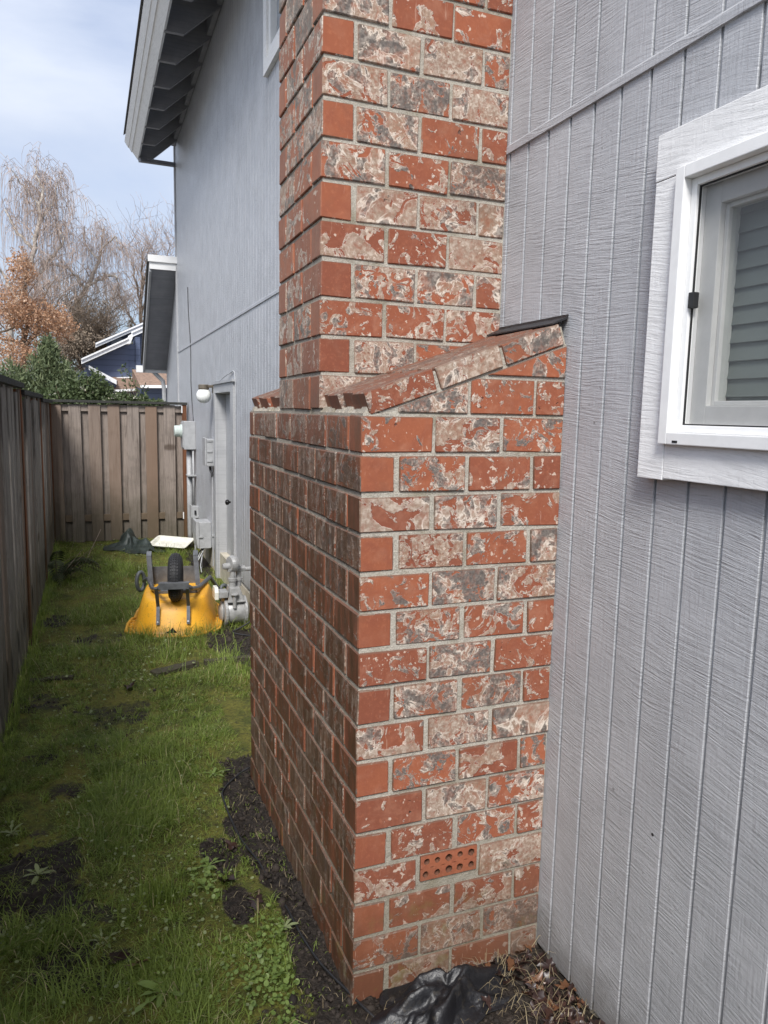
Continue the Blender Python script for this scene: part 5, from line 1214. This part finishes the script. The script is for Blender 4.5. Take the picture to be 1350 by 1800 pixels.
for u, v, yd, rad in ((232, 558, 36, 1.3), (165, 575, 38, 1.7), (122, 590, 37, 1.6)):
    conifer('dark conifer far behind '+{232: 'the bare upright tree', 165: 'the smaller weeping birch', 122: 'the orange beech'}[u], u, v, yd, rad, 3000, 'far conifers')

# ---------------------------------------------------------------- blue neighbour house
YH = 20.0
bh = thing('house', 'blue neighbouring house with white roof edges beyond the far fence', 'house', gb(1.6, YH))
def poly(px, y): return [(PY(u, v, y).x, PY(u, v, y).z) for u, v in px]
def slab(name, mat_, px, y, th, par=bh):
    mb = MB(); mb.prism(poly(px, y), 1, y, y+th); return mb.build(name, mat_, par)
def beam(name, a_, b_, wpx, y, y2, mat_='white_paint', par=bh):
    """fascia board: lower edge a-b in pixels at distance y, wpx high"""
    (u0, v0), (u1, v1) = a_, b_; mb = MB(); mb.prism(poly([(u0, v0), (u1, v1), (u1, v1-wpx), (u0, v0-wpx)], y), 1, y, y2); return mb.build(name, mat_, par)
slab('wall', 'blue_siding', [(150, 720), (150, 641), (226, 603), (226, 720)], YH, .3)
slab('wall', 'blue_siding', [(238, 720), (238, 588), (320, 552), (320, 720)], YH+1.2, .3)
mb = MB(); a_ = PY(238, 600, YH); mb.box(a_.x, a_.x+.12, YH+.002, YH+1.2, -.2, PY(232, 592, YH).z); mb.build('wall', 'blue_siding', bh)
mb = MB(); b_ = PY(226, 603, YH); mb.box(b_.x-.02, a_.x-.002, YH+.05, YH+.3, -.2, b_.z-.02); mb.build('wall', 'blue_siding', bh)
slab('wall', 'blue_siding', [(188, 612), (188, 596), (262, 568), (262, 590)], YH+2.6, .3)
beam('fascia', (143, 640), (226, 603), 7, YH-.45, YH-.40); beam('fascia', (143, 633), (226, 596), 3, YH-.50, YH-.45)
beam('fascia', (231, 593), (320, 553), 7, YH+.7, YH+.75); beam('fascia', (231, 586), (320, 546), 3, YH+.65, YH+.70)
beam('fascia', (168, 611), (320, 545), 5, YH+2.1, YH+2.15); beam('fascia', (168, 606), (320, 540), 3, YH+2.05, YH+2.1)
slab('fascia', 'white_paint', [(223, 604), (226, 590), (233, 586), (233, 594), (229, 604)], YH-.46, 1.2)
def roof_strip(a_, b_, y0, y1, th=5, mat_='blue_dark'):
    (u0, v0), (u1, v1) = a_, b_; P_ = poly([(u0, v0), (u1, v1), (u1, v1-th), (u0, v0-th)], y0); mb = MB(); mb.prism(P_, 1, y0+.052, y1); mb.build('roof', mat_, bh)
roof_strip((143, 636), (226, 599), YH-.45, YH+3); roof_strip((231, 589), (320, 549), YH+.7, YH+4); roof_strip((168, 607), (320, 541), YH+2.1, YH+6)
wpx = [(195+14*(1-math.cos(t_)), 611-4-13*math.sin(t_)) for t_ in np.linspace(.0, math.pi, 13)]
slab('arched_window', 'far_glass', wpx+[(222, 612), (195, 616)], YH+2.5, .08)
beam('fascia', (205, 676), (156, 650), 8, YH-1.6, YH-1.55)
slab('wall', 'blue_siding', [(110, 720), (110, 668), (150, 650), (204, 677), (204, 720)], YH-1.2, .3)
roof_strip((207, 673), (150, 643), YH-1.6, YH-.6, 3)
mb = MB(); P0 = PY(200, 684, YH-1.4); P1_ = PY(241, 684, YH-1.4); zt_ = PY(240, 664, YH-.05).z
mb.add([(P0.x, YH-1.4, P0.z), (P1_.x, YH-1.4, P1_.z), (P1_.x, YH-.01, zt_), (P0.x, YH-.01, zt_), (P0.x, YH-1.4, P0.z-.08), (P1_.x, YH-1.4, P1_.z-.08), (P1_.x, YH-.01, zt_-.3), (P0.x, YH-.01, zt_-.3)], [(0, 1, 2, 3), (7, 6, 5, 4), (0, 4, 5, 1), (1, 5, 6, 2), (3, 2, 6, 7), (0, 3, 7, 4)]); mb.build('roof', 'roof_brown', bh)
beam('gutter', (200, 689), (241, 687), 4, YH-1.5, YH-1.42); beam('flashing', (205, 665), (241, 664), 2, YH-.1, YH-.02)
mb = MB(); P0 = PY(246, 677, YH-2.4); P1_ = PY(330, 677, YH-2.4); zt_ = PY(250, 650, YH-.6).z
mb.add([(P0.x, YH-2.4, P0.z), (P1_.x, YH-2.4, P1_.z), (P1_.x, YH-.6, zt_), (P0.x-.08, YH-.6, zt_), (P0.x, YH-2.4, P0.z-.08), (P1_.x, YH-2.4, P1_.z-.08), (P1_.x, YH-.6, zt_-.4), (P0.x-.08, YH-.6, zt_-.4)], [(0, 1, 2, 3), (7, 6, 5, 4), (0, 4, 5, 1), (1, 5, 6, 2), (3, 2, 6, 7), (0, 3, 7, 4)]); mb.build('roof', 'roof_brown', bh)
beam('gutter', (247, 682), (330, 682), 5, YH-2.5, YH-2.42); beam('flashing', (243, 651), (330, 651), 2, YH-.75, YH-.65)
slab('wall', 'blue_siding', [(255, 720), (255, 682), (330, 682), (330, 720)], YH-2.1, .3)

bpy.context.view_layer.update()
